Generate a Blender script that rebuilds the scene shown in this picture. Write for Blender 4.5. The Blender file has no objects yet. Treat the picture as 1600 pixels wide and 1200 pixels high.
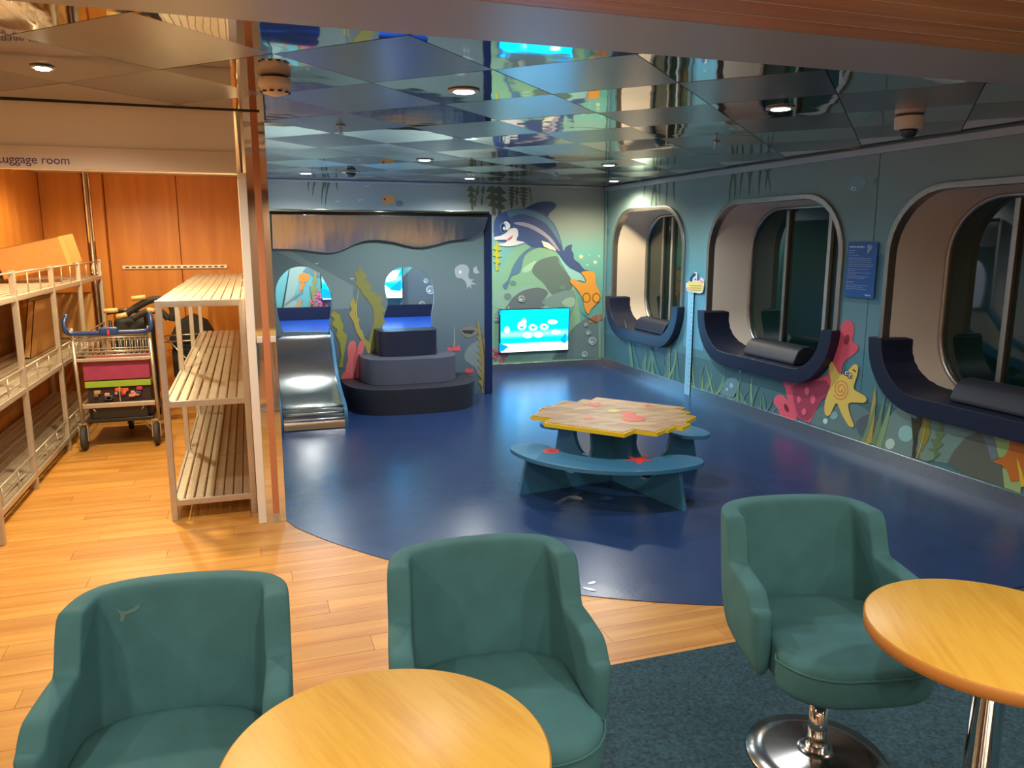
import bpy, math, random
from mathutils import Vector, Matrix
from mathutils.geometry import tessellate_polygon
random.seed(7)
S = bpy.context.scene
COL = S.collection
PI = math.pi
# ------------------------------------------------------------------ camera, world, lights, exposure
F, CXP, CYP = 1215., 800., 600.
YAW, PITCH, H = math.atan(412/1230.), math.atan(224/F), 1.6
fw = Vector((math.sin(YAW)*math.cos(PITCH), math.cos(YAW)*math.cos(PITCH), -math.sin(PITCH)))
rt = Vector((math.cos(YAW), -math.sin(YAW), 0)); up = rt.cross(fw)
CAM = Vector((0, 0, H))
cd = bpy.data.cameras.new('camera'); cam = bpy.data.objects.new('camera', cd); COL.objects.link(cam)
cam.matrix_world = Matrix((( rt.x, up.x, -fw.x, 0), (rt.y, up.y, -fw.y, 0), (rt.z, up.z, -fw.z, H), (0, 0, 0, 1)))
cd.sensor_width = 36; cd.lens = 36*F/1600; cd.clip_start = .02; cd.clip_end = 60
S.camera = cam
S.view_settings.view_transform = 'Standard'; S.view_settings.look = 'None'
S.view_settings.gamma = 1; S.view_settings.use_curve_mapping = False
S.view_settings.exposure = 1.0
W = bpy.data.worlds.new('world'); S.world = W; W.use_nodes = True
W.node_tree.nodes['Background'].inputs[0].default_value = (.01, .012, .015, 1)
W.node_tree.nodes['Background'].inputs[1].default_value = 1
ZC = 2.27
def spot(x, y, z, power, col, ang=130, blend=.7, r=.045, tgt=None):
    l = bpy.data.lights.new('lamp', 'SPOT'); l.energy = power; l.color = col
    l.spot_size = math.radians(ang); l.spot_blend = blend; l.shadow_soft_size = r
    o = bpy.data.objects.new('lamp', l); o.location = (x, y, z); COL.objects.link(o)
    if tgt: o.rotation_euler = (Vector(tgt)-Vector((x, y, z))).to_track_quat('-Z', 'Y').to_euler()
WARM = (1, .87, .68); COOL = (.90, .97, 1.0)
PLAY = [(.6, 8.3), (2.33, 8.4), (3.98, 8.25), (1.45, 6.63), (3.11, 6.55), (.97, 3.58), (2.63, 3.52)]
for x, y in PLAY:
    spot(x, y, ZC-.035, 52 if y > 4 else 28, (1, .86, .6) if (x > 3.9) else COOL, 160)
spot(-.72, 3.63, ZC-.04, 44, WARM, 160)
for x, y in ((-2.2, 1.6), (-1.2, 1.3), (.35, .75), (1.75, .7), (3.4, 1.3)):
    spot(x, y, ZC-.05, 20, WARM, 160)
for x, y in ((-2.0, -.6), (-.4, -.9), (1.2, -.9), (2.9, -.6), (-1.2, -1.8), (.6, -1.8), (2.4, -1.8)):  # unseen lamps added behind the camera as fill light
    spot(x, y, ZC-.05, 27, WARM, 165)
spot(-.75, 5.2, ZC-.04, 105, (1, .80, .45), 172, .3)  # unseen warm lamps added behind the header to light the luggage room
spot(-1.1, 7.3, ZC-.04, 50, (1, .80, .45), 170, .4)

# ------------------------------------------------------------------ helpers
def ray(x, y): return fw + rt*((x-CXP)/F) - up*((y-CYP)/F)
def at(x, y, ax, v):
    d = ray(x, y); t = (v-CAM[ax])/d[ax]; return CAM + d*t
def lin(c):
    c /= 255.; return c/12.92 if c <= .04045 else ((c+.055)/1.055)**2.4
def rgb(r, g, b, k=1.): return (min(lin(r)*k, .95), min(lin(g)*k, .95), min(lin(b)*k, .95), 1)
MATS = {}
def mat(name, col, rough=.5, metal=0., noise=0., nscale=20., bump=0., bscale=None, emis=0., stretch=None, coat=0., rand=0., spec=.5, trans=0.):
    if name in MATS: return MATS[name]
    m = bpy.data.materials.new(name); m.use_nodes = True; nt = m.node_tree; N = nt.nodes; L = nt.links
    b = N['Principled BSDF']; b.inputs['Base Color'].default_value = col; b.inputs['Roughness'].default_value = rough
    b.inputs['Metallic'].default_value = metal; b.inputs['Specular IOR Level'].default_value = spec
    b.inputs['Coat Weight'].default_value = coat; b.inputs['Transmission Weight'].default_value = trans
    if emis: b.inputs['Emission Color'].default_value = col; b.inputs['Emission Strength'].default_value = emis
    if noise or bump or rand:
        tc = N.new('ShaderNodeNewGeometry'); mp = N.new('ShaderNodeMapping'); L.new(tc.outputs['Position'], mp.inputs['Vector'])
        if stretch: mp.inputs['Scale'].default_value = stretch
        nz = N.new('ShaderNodeTexNoise'); nz.inputs['Scale'].default_value = nscale; nz.inputs['Detail'].default_value = 5
        L.new(mp.outputs[0], nz.inputs['Vector'])
        last = None
        if noise:
            mx = N.new('ShaderNodeMapRange'); L.new(nz.outputs['Fac'], mx.inputs['Value'])
            mx.inputs['From Min'].default_value = .3; mx.inputs['From Max'].default_value = .7
            mx.inputs['To Min'].default_value = 1-noise; mx.inputs['To Max'].default_value = 1+noise
            last = mx.outputs[0]
        if rand:
            oi = N.new('ShaderNodeObjectInfo'); m2 = N.new('ShaderNodeMapRange'); L.new(oi.outputs['Random'], m2.inputs['Value'])
            m2.inputs['To Min'].default_value = 1-rand; m2.inputs['To Max'].default_value = 1+rand
            if last is not None:
                mm = N.new('ShaderNodeMath'); mm.operation = 'MULTIPLY'; L.new(last, mm.inputs[0]); L.new(m2.outputs[0], mm.inputs[1]); last = mm.outputs[0]
            else: last = m2.outputs[0]
        if last is not None:
            vm = N.new('ShaderNodeVectorMath'); vm.operation = 'SCALE'; vm.inputs[0].default_value = col[:3]
            L.new(last, vm.inputs['Scale']); L.new(vm.outputs[0], b.inputs['Base Color'])
        if bump:
            bp = N.new('ShaderNodeBump'); bp.inputs['Strength'].default_value = bump; bp.inputs['Distance'].default_value = .02
            n2 = nz
            if bscale:
                n2 = N.new('ShaderNodeTexNoise'); n2.inputs['Scale'].default_value = bscale; n2.inputs['Detail'].default_value = 2 if metal > .9 else 4
                L.new(mp.outputs[0], n2.inputs['Vector'])
            L.new(n2.outputs['Fac'], bp.inputs['Height']); L.new(bp.outputs[0], b.inputs['Normal'])
    MATS[name] = m; return m
def wood(name, light, dark, axis, scale=9., rough=.35, rand=.12, coat=0., ring=False):
    """grain running along the given world axis"""
    m = bpy.data.materials.new(name); m.use_nodes = True; nt = m.node_tree; N = nt.nodes; L = nt.links
    b = N['Principled BSDF']; b.inputs['Roughness'].default_value = rough; b.inputs['Coat Weight'].default_value = coat
    tc = N.new('ShaderNodeTexCoord' if ring else 'ShaderNodeNewGeometry'); mp = N.new('ShaderNodeMapping')
    L.new(tc.outputs['Object' if ring else 'Position'], mp.inputs['Vector'])
    s = [7., 7., 7.]; s[axis] = .55; mp.inputs['Scale'].default_value = s
    oi = N.new('ShaderNodeObjectInfo')
    cx = N.new('ShaderNodeCombineXYZ'); mu = N.new('ShaderNodeMath'); mu.operation = 'MULTIPLY'; mu.inputs[1].default_value = 40
    L.new(oi.outputs['Random'], mu.inputs[0]); L.new(mu.outputs[0], cx.inputs[axis])
    if not ring: L.new(cx.outputs[0], mp.inputs['Location'])
    nz = N.new('ShaderNodeTexNoise'); nz.inputs['Scale'].default_value = scale/4 if not ring else 1.2; nz.inputs['Detail'].default_value = 6
    nz.inputs['Distortion'].default_value = .6; L.new(mp.outputs[0], nz.inputs['Vector'])
    src = nz.outputs['Fac']
    if ring:
        m1 = N.new('ShaderNodeMath'); m1.operation = 'MULTIPLY'; m1.inputs[1].default_value = 15; L.new(src, m1.inputs[0])
        m2 = N.new('ShaderNodeMath'); m2.operation = 'SINE'; L.new(m1.outputs[0], m2.inputs[0])
        n3 = N.new('ShaderNodeTexNoise'); n3.inputs['Scale'].default_value = 14; n3.inputs['Detail'].default_value = 6; L.new(mp.outputs[0], n3.inputs['Vector'])
        m3 = N.new('ShaderNodeMath'); m3.operation = 'MULTIPLY_ADD'; m3.inputs[1].default_value = .16; L.new(m2.outputs[0], m3.inputs[0]); L.new(n3.outputs['Fac'], m3.inputs[2]); src = m3.outputs[0]
    cr = N.new('ShaderNodeValToRGB'); cr.color_ramp.elements[0].position = .3; cr.color_ramp.elements[1].position = .68
    cr.color_ramp.elements[0].color = dark; cr.color_ramp.elements[1].color = light
    L.new(src, cr.inputs[0])
    mr = N.new('ShaderNodeMapRange'); L.new(oi.outputs['Random'], mr.inputs['Value']); mr.inputs['To Min'].default_value = 1-rand; mr.inputs['To Max'].default_value = 1+rand
    vm = N.new('ShaderNodeVectorMath'); vm.operation = 'SCALE'; L.new(cr.outputs[0], vm.inputs[0]); L.new(mr.outputs[0], vm.inputs['Scale'])
    L.new(vm.outputs[0], b.inputs['Base Color'])
    MATS[name] = m; return m

class MB:
    def __init__(s): s.v = []; s.f = []; s.sm = []
    def add(s, vs, fs, smooth=False):
        n = len(s.v); s.v += [Vector(v) for v in vs]; s.f += [tuple(i+n for i in f) for f in fs]; s.sm += [smooth]*len(fs); return s
    def box(s, lo, hi, rz=0, c=None):
        x0, y0, z0 = lo; x1, y1, z1 = hi
        vs = [Vector(p) for p in ((x0,y0,z0),(x1,y0,z0),(x1,y1,z0),(x0,y1,z0),(x0,y0,z1),(x1,y0,z1),(x1,y1,z1),(x0,y1,z1))]
        return s.add(vs, [(0,3,2,1),(4,5,6,7),(0,1,5,4),(1,2,6,5),(2,3,7,6),(3,0,4,7)])
    def plate(s, outer, d, holes=()):
        """flat outline extruded along d, optional holes"""
        d = Vector(d); loops = [[Vector(p) for p in outer]]+[[Vector(p) for p in h] for h in holes]
        allv = [p for l in loops for p in l]; n = len(allv)
        tris = tessellate_polygon(loops)
        fs = []
        for t in tris:
            fs.append(tuple(t)); fs.append(tuple(i+n for i in reversed(t)))
        o = 0
        for l in loops:
            for i in range(len(l)):
                j = (i+1) % len(l); fs.append((o+i, o+j, o+j+n, o+i+n))
            o += len(l)
        return s.add(allv+[p+d for p in allv], fs)
    def flat(s, pts):
        pts = [Vector(p) for p in pts]
        return s.add(pts, [tuple(t) for t in tessellate_polygon([pts])])
    def tube(s, path, r, seg=8, closed=False, cap=True):
        path = [Vector(p) for p in path]; n = len(path); rr = r if isinstance(r, (list, tuple)) else [r]*n
        vs = []; prev = None
        for i, p in enumerate(path):
            a = path[(i-1) % n] if (closed or i > 0) else p; b = path[(i+1) % n] if (closed or i < n-1) else p
            t = (b-a).normalized()
            if prev is None:
                ref = Vector((0, 0, 1)) if abs(t.z) < .9 else Vector((1, 0, 0)); u = t.cross(ref).normalized()
            else: u = (prev - t*prev.dot(t)).normalized()
            prev = u; w = t.cross(u)
            for k in range(seg):
                an = 2*PI*k/seg; vs.append(p+(u*math.cos(an)+w*math.sin(an))*rr[i])
        fs = []
        for i in range(n if closed else n-1):
            j = (i+1) % n
            for k in range(seg):
                k2 = (k+1) % seg; fs.append((i*seg+k, i*seg+k2, j*seg+k2, j*seg+k))
        s.add(vs, fs, True)
        if cap and not closed:
            o = len(s.v)-len(vs)
            s.f.append(tuple(o+k for k in reversed(range(seg)))); s.f.append(tuple(o+(n-1)*seg+k for k in range(seg))); s.sm += [False, False]
        return s
    def lathe(s, c, prof, seg=32, axis=2):
        vs = []; c = Vector(c)
        for r, z in prof:
            for k in range(seg):
                a = 2*PI*k/seg; p = [r*math.cos(a), r*math.sin(a), z]
                if axis == 0: p = [z, p[0], p[1]]
                if axis == 1: p = [p[0], z, p[1]]
                vs.append(c+Vector(p))
        fs = []
        for i in range(len(prof)-1):
            for k in range(seg):
                k2 = (k+1) % seg; fs.append((i*seg+k, i*seg+k2, (i+1)*seg+k2, (i+1)*seg+k))
        fs.append(tuple(reversed(range(seg)))); fs.append(tuple((len(prof)-1)*seg+k for k in range(seg)))
        return s.add(vs, fs, True)
    def grid(s, rows, closed_u=False, smooth=True, caps=False):
        n = len(rows); m = len(rows[0]); vs = [p for r in rows for p in r]; fs = []
        for i in range(n-1):
            for j in range(m if closed_u else m-1):
                j2 = (j+1) % m; fs.append((i*m+j, i*m+j2, (i+1)*m+j2, (i+1)*m+j))
        if caps: fs.append(tuple(reversed(range(m)))); fs.append(tuple((n-1)*m+j for j in range(m)))
        return s.add(vs, fs, smooth)
def tag(o, label=None, cat=None, group=None, kind=None):
    if label: o['label'] = label
    if cat: o['category'] = cat
    if group: o['group'] = group
    if kind: o['kind'] = kind
    return o
def empty(name, loc, label, cat, group=None):
    o = bpy.data.objects.new(name, None); o.location = loc; o.empty_display_size = .1; COL.objects.link(o); return tag(o, label, cat, group)
def wloc(o):
    v = Vector((0, 0, 0))
    while o is not None: v += Vector(o.location); o = o.parent
    return v
def obj(name, mb, m, parent=None, bevel=0., seg=2, sub=0, autos=True, fix=True, **kw):
    me = bpy.data.meshes.new(name); off = wloc(parent) if parent else Vector((0, 0, 0))
    me.from_pydata([tuple(v-off) for v in mb.v], [], mb.f); me.update()
    for p, sm in zip(me.polygons, mb.sm): p.use_smooth = sm
    if fix:
        import bmesh
        bm = bmesh.new(); bm.from_mesh(me); bmesh.ops.remove_doubles(bm, verts=bm.verts, dist=1e-6); bmesh.ops.recalc_face_normals(bm, faces=bm.faces); bm.to_mesh(me); bm.free()
    me.materials.append(m if not isinstance(m, str) else MATS[m])
    o = bpy.data.objects.new(name, me); COL.objects.link(o)
    if parent: o.parent = parent
    if bevel:
        b = o.modifiers.new('bevel', 'BEVEL'); b.width = bevel; b.segments = seg; b.limit_method = 'ANGLE'; b.angle_limit = math.radians(35)
        b.harden_normals = False
        for p in me.polygons: p.use_smooth = True
        w = o.modifiers.new('wn', 'WEIGHTED_NORMAL'); w.keep_sharp = True
    if sub:
        b = o.modifiers.new('sub', 'SUBSURF'); b.levels = sub; b.render_levels = sub
    tag(o, **kw); return o
def struct(name, mb, m, parent=None, **kw):
    o = obj(name, mb, m, parent, **kw)
    if not parent: o['kind'] = 'structure'
    return o
def copy_tree(o, parent=None):
    c = o.copy(); COL.objects.link(c); c.parent = parent
    for ch in list(o.children): copy_tree(ch, c)
    return c
def smooth_poly(pts, n=5):
    out = []; N = len(pts)
    for i in range(N):
        p0, p1, p2, p3 = (Vector(pts[(i+k-1) % N]) for k in range(4))
        for t in range(n):
            u = t/n; out.append(.5*((2*p1)+(p2-p0)*u+(2*p0-5*p1+4*p2-p3)*u*u+(3*p1-p0-3*p2+p3)*u**3))
    return out
def smooth_open(pts, n=6):
    out = []; N = len(pts)
    for i in range(N-1):
        p0 = Vector(pts[max(i-1, 0)]); p1 = Vector(pts[i]); p2 = Vector(pts[i+1]); p3 = Vector(pts[min(i+2, N-1)])
        for t in range(n):
            u = t/n; out.append(.5*((2*p1)+(p2-p0)*u+(2*p0-5*p1+4*p2-p3)*u*u+(3*p1-p0-3*p2+p3)*u**3))
    out.append(Vector(pts[-1])); return out

# ------------------------------------------------------------------ materials
steel = mat('brushed_steel', (.62, .60, .57, 1), .28, 1, .08, 60, .03)
chrome = mat('chrome', (.8, .8, .8, 1), .05, 1)
darkchrome = mat('dark_chrome', (.36, .33, .30, 1), .20, 1)
galv = mat('galvanised_steel', (.60, .55, .46, 1), .45, .75, .12, 40, .12, 220)
galvframe = mat('shelf_frame_steel', (.55, .50, .44, 1), .42, .7, .05, 30)
mirror = mat('ceiling_mirror', (.60, .59, .57, 1), .035, 1, 0, 1, .16, 2.3)
satin = mat('ceiling_satin', (.42, .41, .40, 1), .27, 1, 0, 1, .05, 3)
backing = mat('ceiling_gap', (.02, .02, .02, 1), .6)
soffit_m = mat('soffit_paint', (.44, .45, .47, 1), .38, .25)
cream = mat('cream_paint', rgb(238, 228, 214), .5)
cream2 = mat('cream_sign_band', rgb(226, 210, 190), .5)
floorwood = wood('floor_planks', rgb(206, 154, 78), rgb(180, 120, 54), 0, 9, .36, .10)
subfloor = mat('wood_floor_base', rgb(150, 92, 44), .5)
panelwood = wood('luggage_wall_wood', rgb(206, 134, 56), rgb(186, 110, 40), 2, 6, .38, .05)
slatwood = wood('ceiling_slat_wood', rgb(214, 152, 88), rgb(178, 118, 62), 0, 8, .4, .08)
vinyl = mat('blue_vinyl', rgb(48, 74, 124, .72), .27, 0, .10, 5, .03, 60)
carpetm = mat('teal_carpet', rgb(52, 90, 108, .70), .95, 0, .55, 85, .5, 300)
orange = mat('orange_strip', rgb(196, 124, 84), .5)
teal = mat('teal_fabric', rgb(60, 112, 120), .85, 0, .08, 14, .18, 900)
tabletop = wood('table_wood', rgb(222, 178, 72), rgb(210, 160, 58), 1, 9, .38, .02, ring=True)
tableedge = mat('table_edge', rgb(202, 138, 66), .45)
navy = mat('navy_vinyl', rgb(34, 42, 68, .8), .42, 0, .05, 8)
charcoal = mat('charcoal_vinyl', rgb(48, 50, 60), .5, 0, .05, 8)
greyv = mat('grey_vinyl', rgb(96, 100, 116), .45, 0, .05, 8)
navysoft = mat('navy_top_vinyl', rgb(36, 42, 62), .42)
bluepad = mat('blue_pad', rgb(40, 86, 185), .25)
postblue = mat('post_blue', rgb(30, 46, 90), .35)
bluepaint = mat('blue_table_paint', rgb(62, 122, 158), .35)
yellow = mat('yellow_edge', rgb(240, 205, 30), .4)
rim_m = mat('window_rim_steel', (.42, .38, .34, 1), .34, .9, .08, 30)
niche_m = mat('niche_cream', rgb(220, 204, 184), .5)
glass_m = mat('sea_window_glass', (.004, .020, .016, 1), .03, 0, spec=.75)
white_pl = mat('white_plastic', rgb(226, 210, 196), .4)
black_pl = mat('black_plastic', (.015, .015, .017, 1), .3)
bubble_m = mat('dome_glass', (.03, .03, .03, 1), .05, spec=.8)
lampm = mat('lamp_diffuser', (1, .95, .85, 1), .5, emis=14)
lampw = mat('warm_lamp_diffuser', (1, .80, .5, 1), .5, emis=60)
lampwin = mat('lamp_ring', rgb(200, 200, 196), .35, .2)
cardboard = mat('cardboard', rgb(176, 128, 72), .8, 0, .06, 20)
cardin = mat('cardboard_inside', rgb(196, 158, 92), .8)
blackfab = mat('black_fabric', (.018, .018, .02, 1), .75)
KM = 1.6
def pm(r, g, b): return mat('print_%d_%d_%d' % (r, g, b), rgb(r, g, b, KM), .42)
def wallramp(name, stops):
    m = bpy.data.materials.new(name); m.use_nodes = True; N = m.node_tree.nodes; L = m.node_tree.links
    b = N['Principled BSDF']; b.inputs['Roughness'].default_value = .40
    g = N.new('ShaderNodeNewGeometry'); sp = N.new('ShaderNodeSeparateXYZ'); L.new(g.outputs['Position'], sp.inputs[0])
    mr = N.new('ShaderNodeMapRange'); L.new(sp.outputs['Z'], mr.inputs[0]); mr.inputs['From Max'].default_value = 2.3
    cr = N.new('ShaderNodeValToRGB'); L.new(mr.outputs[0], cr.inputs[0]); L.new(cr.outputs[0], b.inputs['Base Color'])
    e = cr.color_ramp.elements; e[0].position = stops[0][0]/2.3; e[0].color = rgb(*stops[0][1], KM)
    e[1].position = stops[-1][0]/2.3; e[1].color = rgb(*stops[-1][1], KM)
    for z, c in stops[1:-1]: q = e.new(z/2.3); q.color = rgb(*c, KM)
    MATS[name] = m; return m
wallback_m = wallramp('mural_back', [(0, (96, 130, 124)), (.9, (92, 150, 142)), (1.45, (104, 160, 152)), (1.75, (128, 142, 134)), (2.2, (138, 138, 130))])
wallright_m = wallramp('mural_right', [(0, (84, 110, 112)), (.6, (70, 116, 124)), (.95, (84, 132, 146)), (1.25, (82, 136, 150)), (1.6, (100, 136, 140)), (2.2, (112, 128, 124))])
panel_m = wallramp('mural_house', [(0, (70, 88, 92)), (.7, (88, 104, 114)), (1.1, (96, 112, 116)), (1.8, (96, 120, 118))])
XR, YB, YP = 4.32, 9.15, 7.78       # right wall, back wall, play-house front

# ------------------------------------------------------------------ structure
struct('floor', MB().box((-3.4, -2.2, -.12), (5.0, 9.4, -.012)), subfloor)
FL = bpy.data.objects['floor']
CX0, CY0, CR = 3.30, 6.03, 3.55
circ = [(CX0+CR*math.cos(a), CY0+CR*math.sin(a)) for a in [math.radians(180+2*i) for i in range(0, 46)]]
# (blue floor: everything inside the arc, up to the back wall and the right wall)
bl = [(.10, 4.56)]+[p for p in circ if p[0] > .11]+[(XR, CY0-CR), (XR, YB), (.10, YB)]
obj('blue_play_floor', MB().plate([(x, y, 0) for x, y in bl], (0, 0, .003)), vinyl, FL, label='glossy navy blue vinyl floor with a curved front edge')
obj('carpet', MB().plate([(x, y, 0) for x, y in [(.75, -2.1), (XR, -2.1), (XR, 2.465), (.75, 2.465)]], (0, 0, .006)), carpetm, FL, label='mottled teal carpet')
def clip_poly(poly, x0, y0, x1, y1):
    def cl(P, f, inter):
        out = []
        for i in range(len(P)):
            a, b = P[i-1], P[i]
            if f(b):
                if not f(a): out.append(inter(a, b))
                out.append(b)
            elif f(a): out.append(inter(a, b))
        return out
    def ix(x): return lambda a, b: (x, a[1]+(b[1]-a[1])*(x-a[0])/(b[0]-a[0]))
    def iy(y): return lambda a, b: (a[0]+(b[0]-a[0])*(y-a[1])/(b[1]-a[1]), y)
    for f, g in ((lambda p: p[0] >= x0, ix(x0)), (lambda p: p[0] <= x1, ix(x1)), (lambda p: p[1] >= y0, iy(y0)), (lambda p: p[1] <= y1, iy(y1))):
        if not poly: return poly
        poly = cl(poly, f, g)
    return poly
PW = .125
def planks(x0, x1, y0, y1, ln=1.25):
    r = 0; y = y0
    while y < y1-.01:
        x = x0-ln*((r*.37+.13) % 1.0)
        while x < x1:
            a, b = max(x, x0), min(x+ln, x1); ya, yb = y+.0008, min(y+PW, y1)-.0008
            inside = all((cx-CX0)**2+(cy-CY0)**2 < (CR-.02)**2 and cx > .12 for cx in (a, b) for cy in (ya, yb))
            if b-a > .02 and not inside:
                obj('plank', MB().box((a+.0008, ya, -.012), (b-.0008, yb, -.0003-random.random()*.0006)), floorwood, FL, fix=False)
            x += ln
        y += PW; r += 1
planks(-1.95, 0.0, 4.5, 9.12)
planks(-2.6, 2.9, 2.375, 4.5)
planks(-2.2, .75, .75, 2.375)
# play-room ceiling: square steel tiles laid diagonally
struct('ceiling', MB().box((-3.4, 2.2, ZC+.012), (5.0, 9.3, ZC+.1)).box((-3.4, -2.2, ZC+.03), (5.0, 2.2, ZC+.1)), backing)
CE = bpy.data.objects['ceiling']
u0, v0, st = 2.304, -1.528, .5935
r2 = math.sqrt(2)
def tiles(x0, y0, x1, y1):
    for i in range(-12, 14):
        for j in range(-14, 12):
            us, vs_ = u0+i*st, v0+j*st; g = .0022
            q = [((u+v)/r2, (u-v)/r2) for u, v in ((us+g, vs_+g), (us+st-g, vs_+g), (us+st-g, vs_+st-g), (us+g, vs_+st-g))]
            p = clip_poly(q, x0, y0, x1, y1)
            if len(p) < 3: continue
            ar = abs(sum(p[k-1][0]*p[k][1]-p[k][0]*p[k-1][1] for k in range(len(p))))/2
            if ar < .003: continue
            tx, ty = random.uniform(-.0022, .0022), random.uniform(-.0022, .0022)
            cx, cy = sum(a for a, b in q)/4, sum(b for a, b in q)/4
            ps = [(a, b, ZC+tx*(a-cx)+ty*(b-cy)) for a, b in p]
            m = satin if (i+j) % 2 == 1 else mirror
            obj('ceiling_tile', MB().plate(ps, (0, 0, .008)), m, CE, label='satin steel tile' if m is satin else 'mirror-polished steel tile')
tiles(-3.3, 2.66, XR, 4.50)
tiles(.125, 4.50, XR, YB)
obj('luggage_room_ceiling', MB().box((-1.95, 4.53, ZC), (-.02, 9.12, ZC+.01)), cream, CE)
# soffit band and slatted wood ceiling above the camera
obj('soffit_band', MB().box((-3.4, 2.235, ZC-.012), (XR, 2.655, ZC+.02)), soffit_m, CE, bevel=.004, label='grey-brown painted metal soffit band')
y = 2.228
while y > -2.0:
    obj('ceiling_slat', MB().box((-3.4, y-.112, ZC-.014), (XR, y, ZC+.015)), slatwood, CE, bevel=.004, seg=1)
    obj('ceiling_groove', MB().box((-3.4, y-.1175, ZC-.0135), (XR, y-.1125, ZC+.015)), cream2, CE, fix=False)
    y -= .118
# walls
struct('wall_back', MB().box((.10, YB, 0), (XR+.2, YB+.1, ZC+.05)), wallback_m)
WB = bpy.data.objects['wall_back']
struct('wall_luggage_back', MB().box((-2.05, 9.12, 0), (.0, 9.22, ZC+.05)), subfloor)
WL = bpy.data.objects['wall_luggage_back']
for a, b in ((-1.95, -1.56), (-1.36, -.68), (-.674, -.02)):
    obj('wall_panel', MB().box((a, 9.085 if a > -1.4 else 9.10, .0), (b, 9.12, ZC)), panelwood, WL, bevel=.004)
obj('corner_pillar', MB().box((-1.47, 8.98, 0), (-1.365, 9.12, ZC)), panelwood, WL, bevel=.006, label='narrow wood-faced pillar')
obj('mirror_strip', MB().box((-1.53, 9.0, 0), (-1.475, 9.12, ZC)), chrome, WL, label='polished vertical metal strip')
obj('service_pipe', MB().tube([(-1.50, 8.97, .02), (-1.50, 8.97, ZC)], .012), galv, WL, label='thin vertical metal pipe')
struct('wall_luggage_left', MB().box((-2.05, 4.5, 0), (-1.97, 9.12, ZC+.05)), subfloor)
WLL = bpy.data.objects['wall_luggage_left']
yy = 4.56
while yy < 9.0:
    obj('wall_panel', MB().box((-1.97, yy, 0), (-1.95, min(yy+.9, 9.08), ZC)), panelwood, WLL, bevel=.003); yy += .905
struct('wall_partition', MB().box((.0, 4.56, 0), (.10, YB, ZC+.02)), cream)
struct('wall_header', MB().box((-3.4, 4.50, 1.948), (-.03, 4.56, ZC+.02)).box((-3.4, 4.5, 0), (-2.02, 4.56, 1.948)), cream)
HD = bpy.data.objects['wall_header']
obj('sign_band', MB().box((-2.02, 4.488, 1.95), (-.03, 4.50, 2.058)), cream2, HD, bevel=.002, label='slightly darker cream sign strip')
fc = bpy.data.curves.new('lettering', 'FONT'); fc.body = 'Luggage room'; fc.size = .057; fc.extrude = .0008; fc.align_x = 'RIGHT'
to = bpy.data.objects.new('lettering', fc); COL.objects.link(to)
dg = bpy.context.evaluated_depsgraph_get(); me = bpy.data.meshes.new_from_object(to.evaluated_get(dg)); bpy.data.objects.remove(to)
lo = bpy.data.objects.new('lettering', me); COL.objects.link(lo); lo.parent = HD; lo.location = (-.811, 4.4865, 1.972); lo.rotation_euler = (PI/2, 0, 0)
lo.scale = (.98, 1, 1)
me.materials.clear(); me.materials.append(mat('purple_lettering', rgb(84, 56, 110), .5)); lo['label'] = 'purple letters reading Luggage room'
struct('wall_left', MB().box((-3.5, -2.2, 0), (-3.4, 4.56, ZC+.05)), cream)
struct('wall_rear', MB().box((-3.4, -2.3, 0), (5.0, -2.2, ZC+.05)), mat('rear_wall_paint', rgb(150, 120, 92), .6))
# column at the end of the partition
struct('door_jamb', MB().box((-.03, 4.485, 0), (.015, 4.60, 1.955)), cream, bevel=.004)
struct('column', MB().box((.015, 4.50, 0), (.122, 4.62, ZC)), cream)
CO = bpy.data.objects['column']
obj('mirror_cladding', MB().box((.015, 4.488, .0), (.052, 4.50, ZC)), chrome, CO, label='mirror-polished strip left of the orange stripe')
obj('mirror_cladding', MB().box((.088, 4.488, .0), (.122, 4.50, ZC)), chrome, CO, label='mirror-polished strip right of the orange stripe')
obj('orange_strip', MB().box((.052, 4.480, .055), (.088, 4.50, ZC)), orange, CO, bevel=.002, label='narrow orange vertical strip')
obj('strip_foot', MB().box((.050, 4.478, 0), (.090, 4.50, .055)), galv, CO, label='small grey foot block')
for a_, b_ in ((.018, .050), (.090, .121)): obj('white_clip', MB().box((a_, 4.476, 1.045), (b_, 4.488, 1.080)), white_pl, CO, bevel=.004, label='small white plastic clip')
# right wall with three window openings
WIN = [(7.20, 8.93), (4.90, 6.78), (2.62, 4.48)]
def rrect(y0, y1, z0, z1, r, n=9):
    pts = []
    for cy, cz, a0 in ((y1-r, z1-r, 0), (y0+r, z1-r, 90), (y0+r, z0+r, 180), (y1-r, z0+r, 270)):
        for k in range(n+1):
            a = math.radians(a0+90*k/n); pts.append((cy+r*math.cos(a), cz+r*math.sin(a)))
    return pts
wallouter = [(XR, -2.2, 0), (XR, YB, 0), (XR, YB, ZC+.03), (XR, -2.2, ZC+.03)]
holes = [[(XR, y, z) for y, z in rrect(a+.03, b-.03, .47, 1.945, .44)] for a, b in WIN]
mbw = MB(); allv = [Vector(p) for p in wallouter]; loops = [allv]+[[Vector(p) for p in h] for h in holes]
flat = [p for l in loops for p in l]; mbw.add(flat, [tuple(t) for t in tessellate_polygon(loops)])
struct('wall_right', mbw, wallright_m, fix=False)
WR = bpy.data.objects['wall_right']
XG = 4.71
BAR_YS = [(8.325, 8.12), (6.06, 5.50), (3.80, 3.2)]
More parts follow.
